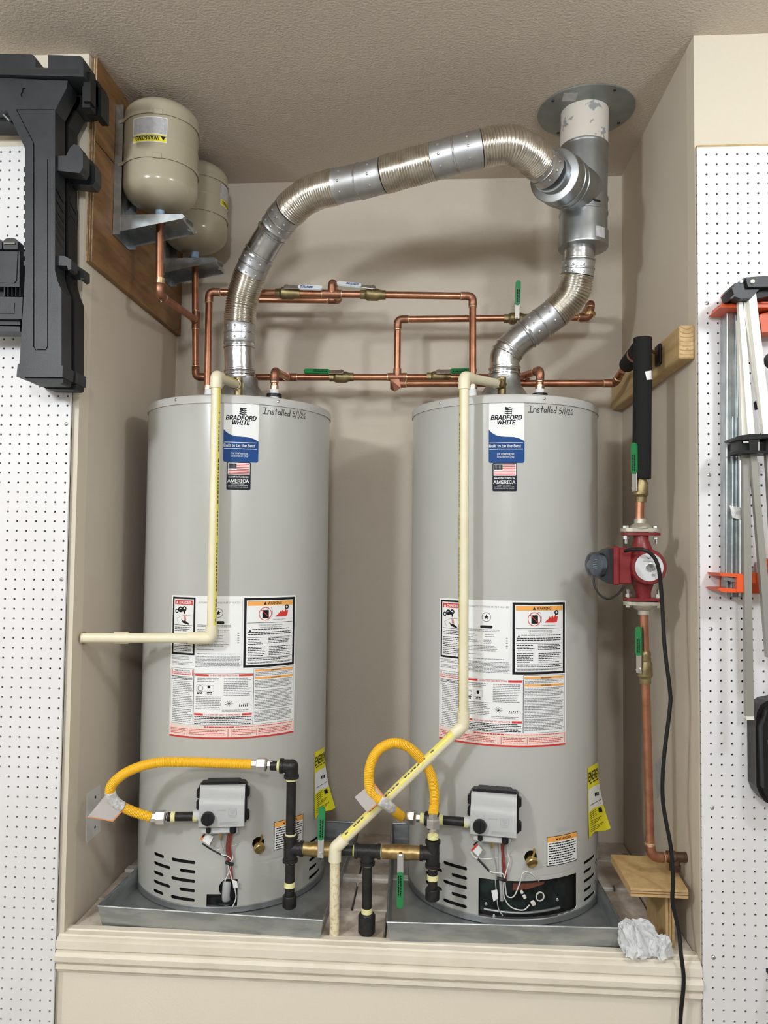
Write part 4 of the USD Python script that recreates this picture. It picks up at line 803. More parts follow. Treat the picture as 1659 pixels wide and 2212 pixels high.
# ------------------------------------------------------------------ relief discharge pipes
RP = .0130
def pvc(label, pts, stripe, stained=None, couplings=()):
    pts = [np.asarray(p, float) for p in pts]; t = thing('discharge_pipe', label, 'plastic pipe', pts[-1], 'relief discharge pipes')
    for i in range(len(pts) - 1):
        d = nrm(pts[i+1] - pts[i]); s = part(t, 'pipe', cyl(pts[i], pts[i+1], RP, 20), 'pvc_stained' if stained == i else 'pvc_cream')
        if i in stripe:
            side, wd = stripe[i]; side = nrm(np.asarray(side) - d*(np.asarray(side) @ d)); o2 = np.cross(d, side); L = np.linalg.norm(pts[i+1] - pts[i]); a = np.linspace(-wd, wd, 7)
            V = np.array([pts[i] + d*q + (RP + .0002)*(side*math.cos(x) + o2*math.sin(x)) for q in (.03, L - .03) for x in a]); part(s, 'yellow_stripe', T(V, grid_faces(2, 7, False)), 'stripe_yellow', True)
            r = random.Random(i); q = .1; m = []
            while q < L - .05:
                w = r.uniform(.004, .011); V = [pts[i] + d*(q + b) + (RP + .0004)*(side*math.cos(x) + o2*math.sin(x)) for b, x in ((0, -.16), (w, -.16), (w, .16), (0, .16))]; m.append(T(V, [(0, 1, 2), (0, 2, 3)])); q += w + (.003 if r.random() < .8 else .02)
            mm = cat_(m); part(s, 'black_print', T(np.vstack([mm.vertices]), np.vstack([mm.faces, mm.faces[:, ::-1]])), 'ink_grey', False)
    for i in range(1, len(pts) - 1):
        a = nrm(pts[i-1] - pts[i]); b = nrm(pts[i+1] - pts[i]); arc = fillet(pts[i] + a*.1, pts[i], pts[i] + b*.1, .012)
        part(t, 'elbow', sweep([pts[i] + a*.034, pts[i] + a*.0339] + arc + [pts[i] + b*.0339, pts[i] + b*.034], [RP*1.05] + [RP*1.24]*(len(arc) + 2) + [RP*1.05], 20), 'pvc_cream', 50)
    for q, d, L in couplings: part(t, 'coupling', lathe([(-L, RP*1.04), (-L, RP*1.24), (L, RP*1.24), (L, RP*1.04)], q, d, 20), 'pvc_cream')
    return t
tvL = aY(512, 831, .275); tvR = aY(1080, 830, .275)
l1, l2, l3 = aY(467, 812, .095), aY(457, 1378, .095), aX(176, 1378, -.795)
pvc('cream plastic discharge pipe down the left heater that turns left into the side wall', [tvL, l1, l2, l3], {0: ((.3, -1, .4), .5), 1: ((1.0, -.45, 0), .55)}, couplings=[(aY(262, 1378, .085), l3 - l2, .018), (tvL, l1 - tvL, .016), (l2 + (l3 - l2)*.12, l3 - l2, .02)])
r1, r2, r3, r4 = aY(1003, 814, .095), aY(1001, 1566, .095), aY(727, 1832, .055), aZ(720, 2028, ZS)
r4[1] = .06; r3[0] = aY(724, 1832, .058)[0]
pvc('cream plastic discharge pipe down the right heater that slants left and drops into the platform', [tvR, r1, r2, r3, r4], {1: ((-1.0, -.25, 0), .35), 2: ((-.35, -1, .9), .7)}, stained=3, couplings=[(tvR, r1 - tvR, .016)])
solo('pipe_hole_rim', lathe([(0, .017), (.003, .017), (.004, .014)], aX(180, 1378, -.8), (1, 0, 0), 20), 'pine_ring', 'rough brown hole edge where the cream pipe enters the left wall', 'wall opening')

# ------------------------------------------------------------------ gas line
RG = .0125; YG = .07
def dope(t, p, d, L=.012, r=RG): return part(t, 'thread_sealant', lathe([(0, r*1.0), (.001, r*1.16), (L - .001, r*1.12), (L, r*1.0)], p, d, 16), 'pipe_dope')
def iron_fit(t, p, dirs, r=RG, L=.026):
    ms = [trimesh.creation.icosphere(2, r*1.42)]; ms[0].apply_translation(p)
    for d in dirs: ms.append(lathe([(0, r*1.38), (L - .008, r*1.38), (L - .008, r*1.58), (L, r*1.58), (L, r*1.05)], p, d, 18))
    return part(t, 'iron_fitting', ms, 'black_iron')
def nipple(t, a, b, r=RG, ends=(1, 1)):
    part(t, 'iron_pipe', cyl(a, b, r, 18), 'black_iron'); d = nrm(np.subtract(b, a))
    if ends[0]: dope(t, np.asarray(a) + d*.024, d, .014, r)
    if ends[1]: dope(t, np.asarray(b) - d*.024, -d, .014, r)
gL, gR_, gT = aY(627, 1838, YG), aY(935, 1838, YG), aY(794, 1838, YG)
gR_[2] = gL[2] = gT[2] = (gL[2] + gR_[2])/2
gas = thing('gas_pipe', 'black iron gas pipe manifold between the heaters with yellow sealant and green valve handles', 'gas pipe', (gT[0], YG, ZS))
gbase = np.array([gT[0], YG, ZS]); gtop = aY(626, 1655, YG); gtop[0] = gL[0]
nipple(gas, gbase + [0, 0, .03], gT); part(gas, 'floor_coupling', lathe([(0, .019), (.004, .022), (.045, .022), (.05, .019)], gbase + [0, 0, .004], UPv, 18), 'black_iron')
iron_fit(gas, gT, (RTv, -RTv, -UPv), L=.034); nipple(gas, gL, gT); nipple(gas, gT, gR_)
iron_fit(gas, gL, (UPv, -UPv, RTv), L=.034); nipple(gas, gL, gtop); iron_fit(gas, gtop, (-RTv, -UPv), L=.03)
capL = aY(628, 1937, YG); capL[0] = gL[0]; nipple(gas, gL, capL); part(gas, 'cap', lathe([(0, .0165), (.003, .0185), (.028, .0185), (.032, .014)], capL + [0, 0, .004], -UPv, 12), 'black_iron')
iron_fit(gas, gR_, (UPv, -UPv, -RTv), L=.034); capR = aY(936, 1922, YG); capR[0] = gR_[0]; nipple(gas, gR_, capR); part(gas, 'cap', lathe([(0, .0165), (.003, .0185), (.026, .0185), (.03, .014)], capR + [0, 0, .004], -UPv, 12), 'black_iron')
ball_valve(gas, np.array([aY(696, 1838, YG)[0], YG, gL[2]]), RTv, UPv + .02*RTv, FRv, 'handle_green', r=.0135, hl=.085, body='brass_dull', bulge=1.42, text=True, label='brass valve with its green handle turned up')
ball_valve(gas, np.array([aY(866, 1838, YG)[0], YG, gL[2]]), RTv, -UPv, FRv, 'handle_green', r=.0135, hl=.09, body='brass_dull', bulge=1.42, text=True, label='brass valve with its green handle turned down')
for px in (660, 722, 838, 898): part(gas, 'thread_sealant', lathe([(-.006, RG), (-.005, .0152), (.005, .0150), (.006, RG)], np.array([aY(px, 1838, YG)[0], YG, gL[2]]), RTv, 16), 'pipe_dope')
flt = np.array([gR_[0], YG + .004, aY(935, 1808, YG)[2]]); part(gas, 'iron_pipe', cyl(gR_, flt, RG*.95, 16), 'black_iron'); dope(gas, gR_ + [0, 0, .036], UPv, .012)
lno = gtop - [.055, 0, 0]; nipple(gas, lno, gtop)
def hexnut(t, p, d, r, L, m='chrome'): return part(t, 'flare_nut', [lathe([(0, r*.9), (.002, r), (L - .002, r), (L, r*.9)], p, d, 6), lathe([(L, r*.78), (L + .012, r*.78)], p, d, 18)], m, 20)
def flexline(label, pts, ra, e0, e1, tag_at, tagpts):
    pts = np.array(pts); t = thing('gas_connector', label, 'gas hose', pts[len(pts)//2], 'yellow gas hoses'); Q, s = resample(catmull(pts, 14), .00085)
    part(t, 'hose', sweep(Q, ra + .0016*np.abs(np.sin(s*math.pi/.0040)), 22), 'flex_yellow', True, label='ribbed yellow hose')
    for (p, d) in (e0, e1): part(t, 'flare_nut', [lathe([(0, ra*1.05), (.012, ra*1.05), (.013, ra*1.45), (.018, ra*1.6), (.036, ra*1.6), (.040, ra*1.3), (.042, ra*.95), (.055, ra*.95)], p, d, 6)], 'chrome', 20)
    k = int(tag_at*(len(Q) - 1)); a, b = max(0, k - 38), min(len(Q) - 1, k + 38)
    sl = part(t, 'tag_wrap', sweep(Q[a:b:4], ra + .0022, 18), 'tag_clear', True, label='clear printed wrap of the hose tag')
    P4 = [aY(*q) for q in tagpts]; n = nrm(np.cross(P4[1] - P4[0], P4[3] - P4[0])); n = -n if n[1] > 0 else n
    h_ = part(t, 'hang_tag', hull(P4 + [p - n*.0008 for p in P4]), 'tag_film', False, label='clear printed hang tag with an orange border')
    for i in range(4): part(h_, 'orange_border', hull([P4[i] + n*.0008, P4[(i + 1) % 4] + n*.0008, P4[(i + 1) % 4] + (sum(P4)/4 - P4[(i + 1) % 4])*.1 + n*.0008, P4[i] + (sum(P4)/4 - P4[i])*.1 + n*.0008, P4[i] + n*.0004, P4[(i + 1) % 4] + n*.0004]), 'tag_orange', False) if i in (1, 2) else None
    return t
YF = .055
vL = np.array([HL[0], HL[1], 0]) + RH*np.array([math.sin(math.radians(9)), -math.cos(math.radians(9)), 0]); tL = np.array([math.cos(math.radians(9)), math.sin(math.radians(9)), 0]); nL = np.array([math.sin(math.radians(9)), -math.cos(math.radians(9)), 0])
inL = vL - tL*.066 + nL*.03; inL[2] = .785 - .030
eL1 = aY(378, 1750, .10); nipple(gas, eL1, inL, RG*.9) if False else None
fL0 = lno + [.002, 0, .002]; s1 = aY(328, 1751, .095)
c1_ = thing('gas_nipple', 'short black iron nipple between left yellow hose and left gas valve', 'pipe nipple', inL)
part(c1_, 'iron_pipe', cyl(inL - tL*.078, inL + tL*.006, RG*.95, 16), 'black_iron'); dope(c1_, inL - tL*.012, tL, .012); dope(c1_, inL - tL*.07, tL, .012)
flexline('yellow gas hose in a flat bend at the left heater', [fL0 + [-.052, 0, 0], aY(470, 1648, .066), aY(400, 1646, .06), aY(335, 1648, .04), aY(280, 1665, .03), aY(246, 1690, .025), aY(238, 1712, .03), aY(252, 1735, .045), aY(285, 1752, .065), inL - tL*.122], .0116,
    (fL0 + [-.052, 0, 0], RTv), (inL - tL*.122, tL), .80, [(230, 1715, .030), (266, 1751, .045), (244, 1775, .035), (189, 1765, .02)])
vR = np.array([HR[0], HR[1], 0]) + RH*np.array([math.sin(math.radians(-9)), -math.cos(math.radians(-9)), 0]); tR = np.array([math.cos(math.radians(9)), -math.sin(math.radians(9)), 0]); nR = np.array([-math.sin(math.radians(9)), -math.cos(math.radians(9)), 0])
inR = vR - tR*.066 + nR*.03; inR[2] = .785 - .030
c2_ = thing('gas_nipple', 'black iron coupling and nipple between right yellow hose and right gas valve', 'pipe nipple', inR)
part(c2_, 'iron_pipe', cyl(inR - tR*.125, inR + tR*.006, RG*.95, 16), 'black_iron'); part(c2_, 'iron_coupling', lathe([(0, .016), (.002, .019), (.036, .019), (.038, .016)], inR - tR*.118, tR, 16), 'black_iron')
for k in (.012, .080, .130): dope(c2_, inR - tR*k, tR, .012)
eR = inR - tR*.182
flexline('yellow gas hose in an upright loop at the right heater', [flt + [0, .012, .055], aY(938, 1740, .115), aY(938, 1710, .115), aY(931, 1675, .105), aY(912, 1643, .085), aY(882, 1614, .065), aY(850, 1605, .05), aY(818, 1620, .04), aY(800, 1652, .035), aY(797, 1690, .03), aY(806, 1715, .035), aY(835, 1738, .045), eR], .0116,
    (flt + [0, .012, .055], -UPv), (eR, tR), .80, [(766, 1722, .022), (806, 1688, .03), (832, 1722, .03), (794, 1756, .02)])

# ------------------------------------------------------------------ expansion tanks, brackets, plywood
pw = thing('plywood_board', 'brown stained plywood panel on the left alcove wall behind the expansion tanks', 'plywood', (XL, .4, 2.235))
part(pw, 'lower_sheet', box(XL + .0005, XL + .0165, .030, YB - .002, 2.235, 2.566), 'plywood_face', False); part(pw, 'upper_sheet', box(XL + .0005, XL + .0165, .030, YB - .002, 2.569, ZC - .001), 'plywood_face', False)
for k in range(5): part(pw, 'edge_ply', box(XL + .0008 + k*.0032, XL + .0008 + k*.0032 + .0028, .0285, .0305, 2.236, ZC - .002), 'plywood_edge' if k % 2 == 0 else 'osb_layer', False)
def strap_band(P, x, y):
    c = np.array([x, y, 0]); V = []
    for p in P:
        d = nrm((p - c)*[1, 1, 0]); V += [p + [0, 0, -.005], p + [0, 0, .005], p + [0, 0, .005] + d*.0018, p + [0, 0, -.005] + d*.0018]
    return T(V, grid_faces(len(P), 4))
def tank(label, x, y, zb, ztop, R, lab_ang, pip):
    t = thing('expansion_tank', label, 'expansion tank', (x, y, zb), 'expansion tanks on the left wall'); Hh = ztop - zb; n = 12
    dome = [(Hh*0 + .062*(1 - math.cos(a)), max(.004, R*math.sin(a))) for a in np.linspace(.04, math.pi/2, n)]
    upd = [(Hh - .05*(1 - math.cos(a)), max(.004, R*math.sin(a))) for a in np.linspace(math.pi/2, .04, n)]
    part(t, 'shell', lathe(dome + [(.165, R), (.167, R*1.012), (.171, R*1.012), (.173, R)] + upd, (x, y, zb), UPv, 56), 'tank_tan', 40)
    for z, tilt in ((zb + .112, .10), (zb + Hh - .075, .06)):
        th = np.linspace(math.pi*.80, -math.pi*.80, 46); P = np.stack([x + (R + .002)*np.cos(th), y + (R + .002)*np.sin(th), np.full(46, z)], 1)
        P = np.vstack([[XL + .022, y + .055, z], P, [XL + .022, y - .055, z]]); s_ = part(t, 'strap', strap_band(P, x, y), 'tank_tan', 40, label='tan tie strap around the tank')
        q = np.array([x, y, z]) + (R + .003)*np.array([math.sin(.25), -math.cos(.25), 0]); part(s_, 'buckle', rbox(q, (.026, .005, .014), .0015, [[math.cos(.25), math.sin(.25), 0], [-math.sin(.25), math.cos(.25), 0], [0, 0, 1]]), 'tank_tan', False)
    fn = lambda u, v, h: np.stack([x + (R + .0008 + h)*np.sin(u/R + lab_ang), y - (R + .0008 + h)*np.cos(u/R + lab_ang), v], 1)
    zc = zb + Hh*.60; lw = .05
    lb = part(t, 'warning_sticker', Flat().rect(-lw, zc - .036, lw, zc + .036).mesh(fn), 'paper_white', False, label='upside-down warning sticker')
    K = Flat().text('WARNING', -.034, .034, -.0055, .011, .0006); m = K.m[0]; m.vertices = np.stack([-m.vertices[:, 0] - .006, zc - .0245 - m.vertices[:, 1], m.vertices[:, 2]], 1)
    K.poly([(.033, zc - .019), (.046, zc - .019), (.0395, zc - .031)], .0006)
    sub_prints(lb, {('silver_print', 'label_silver'): Flat().rect(-lw + .002, zc - .012, lw - .002, zc + .034, .0003), ('yellow_print', 'label_yellow'): Flat().rect(-lw + .002, zc - .034, lw - .002, zc - .014, .0003), ('black_print', 'ink_black'): K}, fn)
    part(t, 'inlet', [lathe([(-.022, .0135), (.004, .0135)], (x, y, zb), UPv, 16)], 'tape_blue', label='inlet wrapped in blue tape')
    return t
tank('front tan expansion tank with upside-down warning sticker, the nearer of the two', TX1, TY1, 2.452, 2.765, .1055, .02, None)
tank('rear tan expansion tank half hidden behind the nearer one', TX2, TY2, 2.472, 2.775, .1055, 1.62, None)
def shelf_mesh(x0, x1, x, y, z, w):
    m = ext(sg.box(x0, y - w, x1 - .03, y + w).union(sg.Point(x1 - .045, y).buffer(w*.8)).difference(sg.Point(x, y).buffer(.017)), .002); m.apply_translation((0, 0, z)); return m
for lab_, x, y, z in (('galvanized steel bracket carrying the front expansion tank', TX1, TY1, 2.416), ('galvanized steel bracket carrying the rear expansion tank', TX2, TY2, 2.43)):
    t = thing('tank_bracket', lab_, 'bracket', (XL + .02, y, z), 'tank brackets on the plywood'); x0, x1 = XL + .0175, x + .098; w = .056
    part(t, 'back_plate', [box(x0, x0 + .002, y - w, y + w, z - .055, ZC - .06), box(x0, x0 + .022, y - w - .002, y - w, z - .055, ZC - .06), box(x0, x0 + .022, y + w, y + w + .002, z - .055, ZC - .06)], 'galvanized', False)
    part(t, 'shelf_arm', shelf_mesh(x0, x1, x, y, z, w), 'galvanized', False)
    for s in (-1, 1): part(t, 'side_flange', ext_y([(x0, z + .002), (x1 - .012, z + .002), (x1 - .004, z - .006), (x1 - .012, z - .012), (x0 + .02, z - .046), (x0, z - .05)], y + s*w - .001, y + s*w + .001), 'galvanized', False)
    part(t, 'front_lip', rbox((x1 - .012, y, z - .006), (.003, w*1.9, .014), .001), 'galvanized', False)

# ------------------------------------------------------------------ timber block on the right wall, pipe hanger, plywood stand, bag
tb = thing('timber_block', 'short pale pine two-by-four screwed to the right alcove wall', 'timber block', (XR, .38, 1.965))
part(tb, 'block', rbox((XR - .0195, .388, 2.006), (.039, .735, .086), .003), 'pine', False)
for k in range(9):
    cr = .012 + k*.011; a = np.linspace(math.pi*1.08, math.pi*1.92, 12)
    ln = sg.LineString([(XR - .020 + cr*.9*math.cos(x), 2.062 + cr*math.sin(x)) for x in a])  .buffer(.0010).intersection(sg.box(XR - .037, 1.966, XR - .003, 2.047))
    if not ln.is_empty: part(tb, 'growth_ring', ext_y(ln, .0195, .0206), 'pine_ring', False)
part(tb, 'end_knot', lathe([(0, .003), (.0008, .003)], aY(1485, 754, .0205), FRv, 10), 'pine_ring')
hg = aX(1425, 766, XR - .04)
ph = thing('pipe_hanger', 'black plate pipe hanger on the pine block beside the foam sleeve', 'pipe hanger', hg)
part(ph, 'plate', rbox(hg + [-.004, 0, -.002], (.009, .040, .058), .003), 'plastic_black', False)
part(ph, 'rod', cyl(hg, np.array([aY(1400, 768, YP)[0] - .01, YP + .01, hg[2]]), .005, 10), 'copper_dull')
ws = thing('plywood_stand', 'small raw plywood shelf on one upright under the right copper pipe', 'plywood stand', (.73, .12, ZS))
zb = .640
tq = [aZ(1362, 1918, zb), aZ(1487, 1923, zb), aZ(1462, 1852, zb), aZ(1320, 1846, zb)]
tq[2] = np.array([.786, tq[3][1], zb]); tq[1][0] = min(tq[1][0], .79)
part(ws, 'shelf', hull([p for p in tq] + [p - [0, 0, .0205] for p in tq]), 'osb_face', False)
for k in (.006, .012): part(ws, 'glue_line', hull([tq[0] + [-.0006, -.0008, -k], tq[1] + [.0003, -.0008, -k], tq[0] + [-.0006, -.0008, -k - .0016], tq[1] + [.0003, -.0008, -k - .0016], tq[0] + [0, .004, -k], tq[1] + [0, .004, -k], tq[0] + [0, .004, -k - .0016], tq[1] + [0, .004, -k - .0016]]), 'osb_layer', False)
ux = aY(1447, 1990, .065)[0]
part(ws, 'upright', box(ux - .010, ux + .012, .066, .235, ZS + .002, zb - .021), 'osb_face', False)
for k in (-.0035, .0035): part(ws, 'glue_line', box(ux + .001 + k - .0008, ux + .001 + k + .0008, .0652, .0662, ZS + .002, zb - .0215), 'osb_layer', False)
def crumple(c, R, Hh, lean, seed, nf=150, nt=34):
    r = np.random.default_rng(seed); ph = np.linspace(0, 2*math.pi, nf, endpoint=False); t = np.linspace(.02, 1, nt)
    fo = sum(a*np.sin(k*ph + r.uniform(0, 6.28)) for k, a in ((2, .25), (3, .22), (7, .20), (11, .20), (17, .16), (26, .10)))
    fo = np.sign(fo)*np.abs(fo)**.8; P, Tt = np.meshgrid(ph, t, indexing='xy'); f = np.tile(fo, (nt, 1))
    tw = P + .35*Tt*np.sin(3*P + seed); rad = R*Tt**.62*(1 + .34*f*Tt); z = Hh*(1 - Tt**2.6)*(1 + .30*f*np.minimum(1, Tt*2)) + .004
    X = np.stack([rad*np.cos(tw) + lean[0]*z, rad*.72*np.sin(tw) + lean[1]*z, z], -1).reshape(-1, 3)
    X += .020*(np.stack([meshkit.fbm(X*60 + 7*k + seed, 3, k) for k in range(3)], 1) - .5); X[:, 2] = np.maximum(X[:, 2], .0012)
    return T(X + c, grid_faces(nt, nf))
solo('plastic_bag', [crumple(np.array([.664, .032, ZS + .004]), .050, .066, (-.35, .1), 3), crumple(np.array([.694, .016, ZS + .005]), .034, .040, (.1, .2), 8), crumple(np.array([.634, .006, ZS + .005]), .022, .036, (.2, .3), 5)], 'bag_white', 'crumpled white plastic wrap lying beside the right drain pan', 'plastic wrap', True)
# metal plates on the side walls
q = [aX(187, 1714, XL), aX(216, 1694, XL), aX(216, 1795, XL), aX(186, 1822, XL)]
np_ = thing('nail_plate', 'flat metal plate on the left wall by the yellow hose', 'metal plate', sum(q)/4)
part(np_, 'plate', hull([p + [.0002, 0, 0] for p in q] + [p + [.0016, 0, 0] for p in q]), 'plate_grey', False)
for px, py in ((205, 1722), (204, 1787)): part(np_, 'nail_hole', lathe([(0, .004), (.0004, .004)], aX(px, py, XL) + [.0017, 0, 0], RTv, 10), 'ink_black')
q = [aX(1416, 1650, XR), aX(1430, 1630, XR), aX(1433, 1710, XR), aX(1420, 1725, XR)]
np2 = thing('nail_plate', 'pale scraped metal plate on the right wall beside the power cord', 'metal plate', sum(q)/4)
part(np2, 'plate', hull([p - [.0002, 0, 0] for p in q] + [p - [.0014, 0, 0] for p in q]), 'label_silver', False)

# ------------------------------------------------------------------ folded sawhorse on the left pegboard
YA = -.134
leg = [(0, 168), (62, 171), (146, 174), (144, 190), (119, 238), (118.5, 583), (124, 606), (133, 628), (133, 789), (136, 790), (135, 814), (37, 813), (39.5, 786), (42, 786), (51.5, 636), (54, 590), (54, 320), (14.6, 237), (0, 237), (-60, 237), (-60, 168)]
edge = []
for i in range(12):   # scalloped side grips
    y0 = 366 + i*18; edge += [(53.5, y0 + 18), (51.5, y0 + 14), (51.5, y0 + 4), (53.5, y0)][::-1] if False else []
saw = thing('sawhorse', 'folded black plastic sawhorse hanging on the left pegboard', 'sawhorse', aY(86, 813, -.07))
P2 = sg.Polygon(pixpoly(leg, YA)).buffer(0)
teeth = sg.MultiPolygon([sg.Polygon(pixpoly([(50.8, 362 + i*20.2), (55, 360 + i*20.2), (55, 373 + i*20.2), (50.8, 371 + i*20.2)], YA)) for i in range(11)])
P2 = P2.union(teeth).buffer(0)
groove = sg.LineString(pixpoly([(36, 237), (73, 309), (73, 748), (77, 756), (99, 756), (103, 748), (103, 345)], YA)).buffer(.0012)
groove2 = sg.LineString(pixpoly([(36, 237), (118, 237)], YA)).buffer(.0008)
keyh = sg.Point(*pixpoly([(51.5, 204)], YA)[0]).buffer(.0085).union(sg.Polygon(pixpoly([(48.5, 190), (55, 190), (56, 204), (47, 204)], YA)))
front = [ext_y(P2.difference(groove).difference(groove2).difference(keyh), YA, YA + .004), ext_y(P2.buffer(-.001), YA + .004, YA + .054)]
lg = part(saw, 'front_leg', front, 'tool_plastic', False, label='front leg frame'); 
SH = np.array([0, .070, 0])
rear = ext_y(P2, YA, YA + .052); rear.apply_translation(SH); part(saw, 'rear_leg', rear, 'tool_plastic_dark_shaded', False, label='rear leg frame')  # same leg as the front one, darkened for the shade behind it
foot = sg.Polygon(pixpoly([(39, 788), (136.5, 790), (135.5, 815), (36.5, 814)], YA))
for s in (0, 1):
    f_ = ext_y(foot, YA - .002, YA + .056); f_.apply_translation(SH*s); part(saw, 'foot', f_, 'tool_plastic', False)
    f2 = ext_y(sg.Polygon(pixpoly([(50, 814), (134, 814), (133, 826), (128, 828), (72, 827), (60, 823)], YA)), YA + .006, YA + .05); f2.apply_translation(SH*s); part(saw, 'foot_pad', f2, 'tool_plastic_dark_shaded', False, label='dark rubber foot pad')
# ribs on the visible leg side
xs = pixpoly([(118.8, 400)], YA)[0][0]
for s in (0, 1):
    for k in range(9):
        z = pixpoly([(118, 395 + k*22)], YA)[0][1]; r_ = hull(np.array([(xs - .004, YA + .006, z), (xs + .0035, YA + .006, z + .002), (xs + .0035, YA + .048, z - .020), (xs - .004, YA + .048, z - .022), (xs - .004, YA + .006, z - .014), (xs + .002, YA + .006, z - .014), (xs + .002, YA + .048, z - .034)]) + SH*s); part(saw, 'side_rib', r_, 'tool_plastic_dark_shaded', False)  # rib colour carries the shade of the leg sides
bx = lambda a, b, c, d, y0, y1: ext_y(sg.Polygon(pixpoly([(a, d), (c, d), (c, b), (a, b)], YA)), y0, y1)
beamA = ext_y(sg.Polygon(pixpoly([(-60, 122), (74, 124), (79, 127), (82, 133), (82, 152), (109, 153), (109, 125), (178, 127), (184, 132), (185, 172), (-60, 166)], YA)), YA - .012, YA + .056)
part(saw, 'beam', beamA, 'tool_plastic', False, label='top beam with a notch'); br_ = ext_y(sg.Polygon(pixpoly([(-60, 128), (70, 130), (100, 150), (112, 130), (176, 132), (186, 140), (186, 196), (150, 205), (-60, 200)], YA)), YA, YA + .054); br_.apply_translation(SH); part(saw, 'beam', br_, 'tool_plastic_dark_shaded', False)
part(saw, 'beam_slot_shade', bx(-60, 155.5, 175, 167, YA - .0125, YA - .002), 'chamber_black', False, label='black strip painted in for the shade in the beam slot')  # black strip laid on the beam in place of a shaded slot
part(saw, 'end_step', [bx(176, 150, 192, 214, YA + .010, YA + .040), bx(170, 176, 187, 222, YA + .02, YA + .052)], 'tool_plastic_dark_shaded', False)
e2 = bx(176, 152, 192, 216, YA + .0, YA + .05); e2.apply_translation(SH); part(saw, 'end_step', e2, 'tool_plastic_dark_shaded', False)
for s in (0, 1):   # hook catches on the leg sides
    o_ = SH*s; xh = xs
    cp = ext_y(sg.Polygon(pixpoly([(120, 337), (143, 336), (151, 319), (160, 311), (170, 315), (179, 330), (179, 362), (172, 374), (120, 368)], YA + .010)), YA + .010, YA + .048); cp.apply_translation(o_)
    ct = part(saw, 'catch', cp, 'tool_plastic', False, label='moulded hook catch')
    c2 = ext_y(sg.Polygon(pixpoly([(118, 552), (140, 553), (154, 561), (154, 581), (147, 584), (145, 574), (118, 573)], YA + .012)), YA + .012, YA + .046); c2.apply_translation(o_); part(saw, 'lower_catch', c2, 'tool_plastic', False)
# tray and cross brace at the left
YT = -.10
tq_ = lambda pts, y0, y1: ext_y(sg.Polygon(pixpoly(pts, y0)), y0, y1)
tr_ = part(saw, 'tray', [tq_([(-70, 528), (43, 531), (42, 620), (-70, 618)], YT, YT + .05)], 'tool_plastic', False, label='fold-out tray')
part(tr_, 'tray_panel', tq_([(-70, 541), (38, 543), (35, 606), (30, 611), (-70, 609)], YT - .003, YT), 'tool_plastic', False)
part(saw, 'tray_latch', [tq_([(7, 538), (7, 521), (14, 514), (31, 514), (38, 521), (38, 538)], YT - .012, YT + .02), tq_([(-70, 538), (-70, 517), (-2, 515), (4, 522), (4, 538)], YT - .012, YT + .02)], 'tool_plastic', False); part(saw, 'latch_pin', cyl(aY(9, 526, YT - .013), aY(33, 526, YT - .013), .003, 8), 'chrome')
part(saw, 'brace', [tq_([(-70, 640), (49, 642), (47, 688), (38, 690), (-70, 688)], YT - .006, YT + .05), tq_([(-70, 690), (43, 692), (44, 702), (-70, 700)], YT + .006, YT + .05), tq_([(-70, 703), (43, 705), (43, 716), (-70, 715)], YT + .0, YT + .05)], 'tool_plastic', False, label='cross brace')
part(saw, 'brace_panel', tq_([(-70, 652), (31, 654), (30, 677), (-70, 676)], YT - .008, YT - .006), 'tool_plastic', False)
for k in range(5): part(saw, 'vent_rib', tq_([(8 + k*8.5, 621), (9.6 + k*8.5, 621), (9.6 + k*8.5, 640), (8 + k*8.5, 640)], YT + .004, YT + .03), 'tool_plastic', False)
part(saw, 'tray_back', tq_([(-70, 617), (46, 619), (46, 642), (-70, 642)], YT + .03, YT + .045), 'tool_plastic_dark_shaded', False)
part(saw, 'under_beam', [tq_([(-70, 262), (22, 262), (22, 240), (-70, 238)], YT + .01, YT + .04)], 'tool_plastic_dark_shaded', False); part(saw, 'strut', cyl(aY(-5, 233, YT - .01), aY(22, 260, YT - .01), .004, 8), 'zinc')

# ------------------------------------------------------------------ right pegboard: tripod, zinc channel, orange holders, black case
YK = -.045
ch = thing('steel_channel', 'long bent zinc steel channel standing behind the tripod on the right pegboard', 'steel channel', aY(1588, 1285, YK))
c_t, c_b = aY(1587, 660, YK), aY(1588, 1288, YK)
part(ch, 'channel', [hull([aY(1570, 660, YK), aY(1605, 660, YK), aY(1570, 1290, YK), aY(1607, 1290, YK)] + [p + [0, .002, 0] for p in (aY(1570, 660, YK), aY(1605, 660, YK), aY(1570, 1290, YK), aY(1607, 1290, YK))]),
    cyl(aY(1600, 660, YK - .004), aY(1602, 1288, YK - .004), .010, 14), cyl(aY(1571, 660, YK), aY(1569, 1288, YK), .0035, 8), cyl(aY(1583, 900, YK - .002), aY(1581, 1288, YK - .002), .003, 8), hull([aY(1569, 660, YK), aY(1569, 1288, YK), aY(1569, 660, YK) + [0, .035, 0], aY(1569, 1288, YK) + [0, .035, 0], aY(1570.5, 660, YK), aY(1570.5, 1288, YK) + [0, .035, 0]])], 'zinc', 30)
part(ch, 'tape', hull([aY(1576, 1092, YK - .0155), aY(1601, 1097, YK - .0155), aY(1601, 1122, YK - .0155), aY(1582, 1118, YK - .0155), aY(1576, 1092, YK - .0165), aY(1601, 1122, YK - .0165)]), 'tag_clear', False, label='scrap of clear tape')
def holder(label, parts):
    t = thing('tool_holder', label, 'tool holder', (parts[0].vertices.mean(0)[0], -.004, parts[0].vertices.min(0)[2]))
    part(t, 'wall_plate', parts[0], 'orange_plastic', False)
    for p in parts[1:]: part(t, 'arm', p, 'orange_plastic', False)
    return t
po = lambda pts, y0, y1: ext_y(sg.Polygon(pixpoly(pts, y0)), y0, y1)
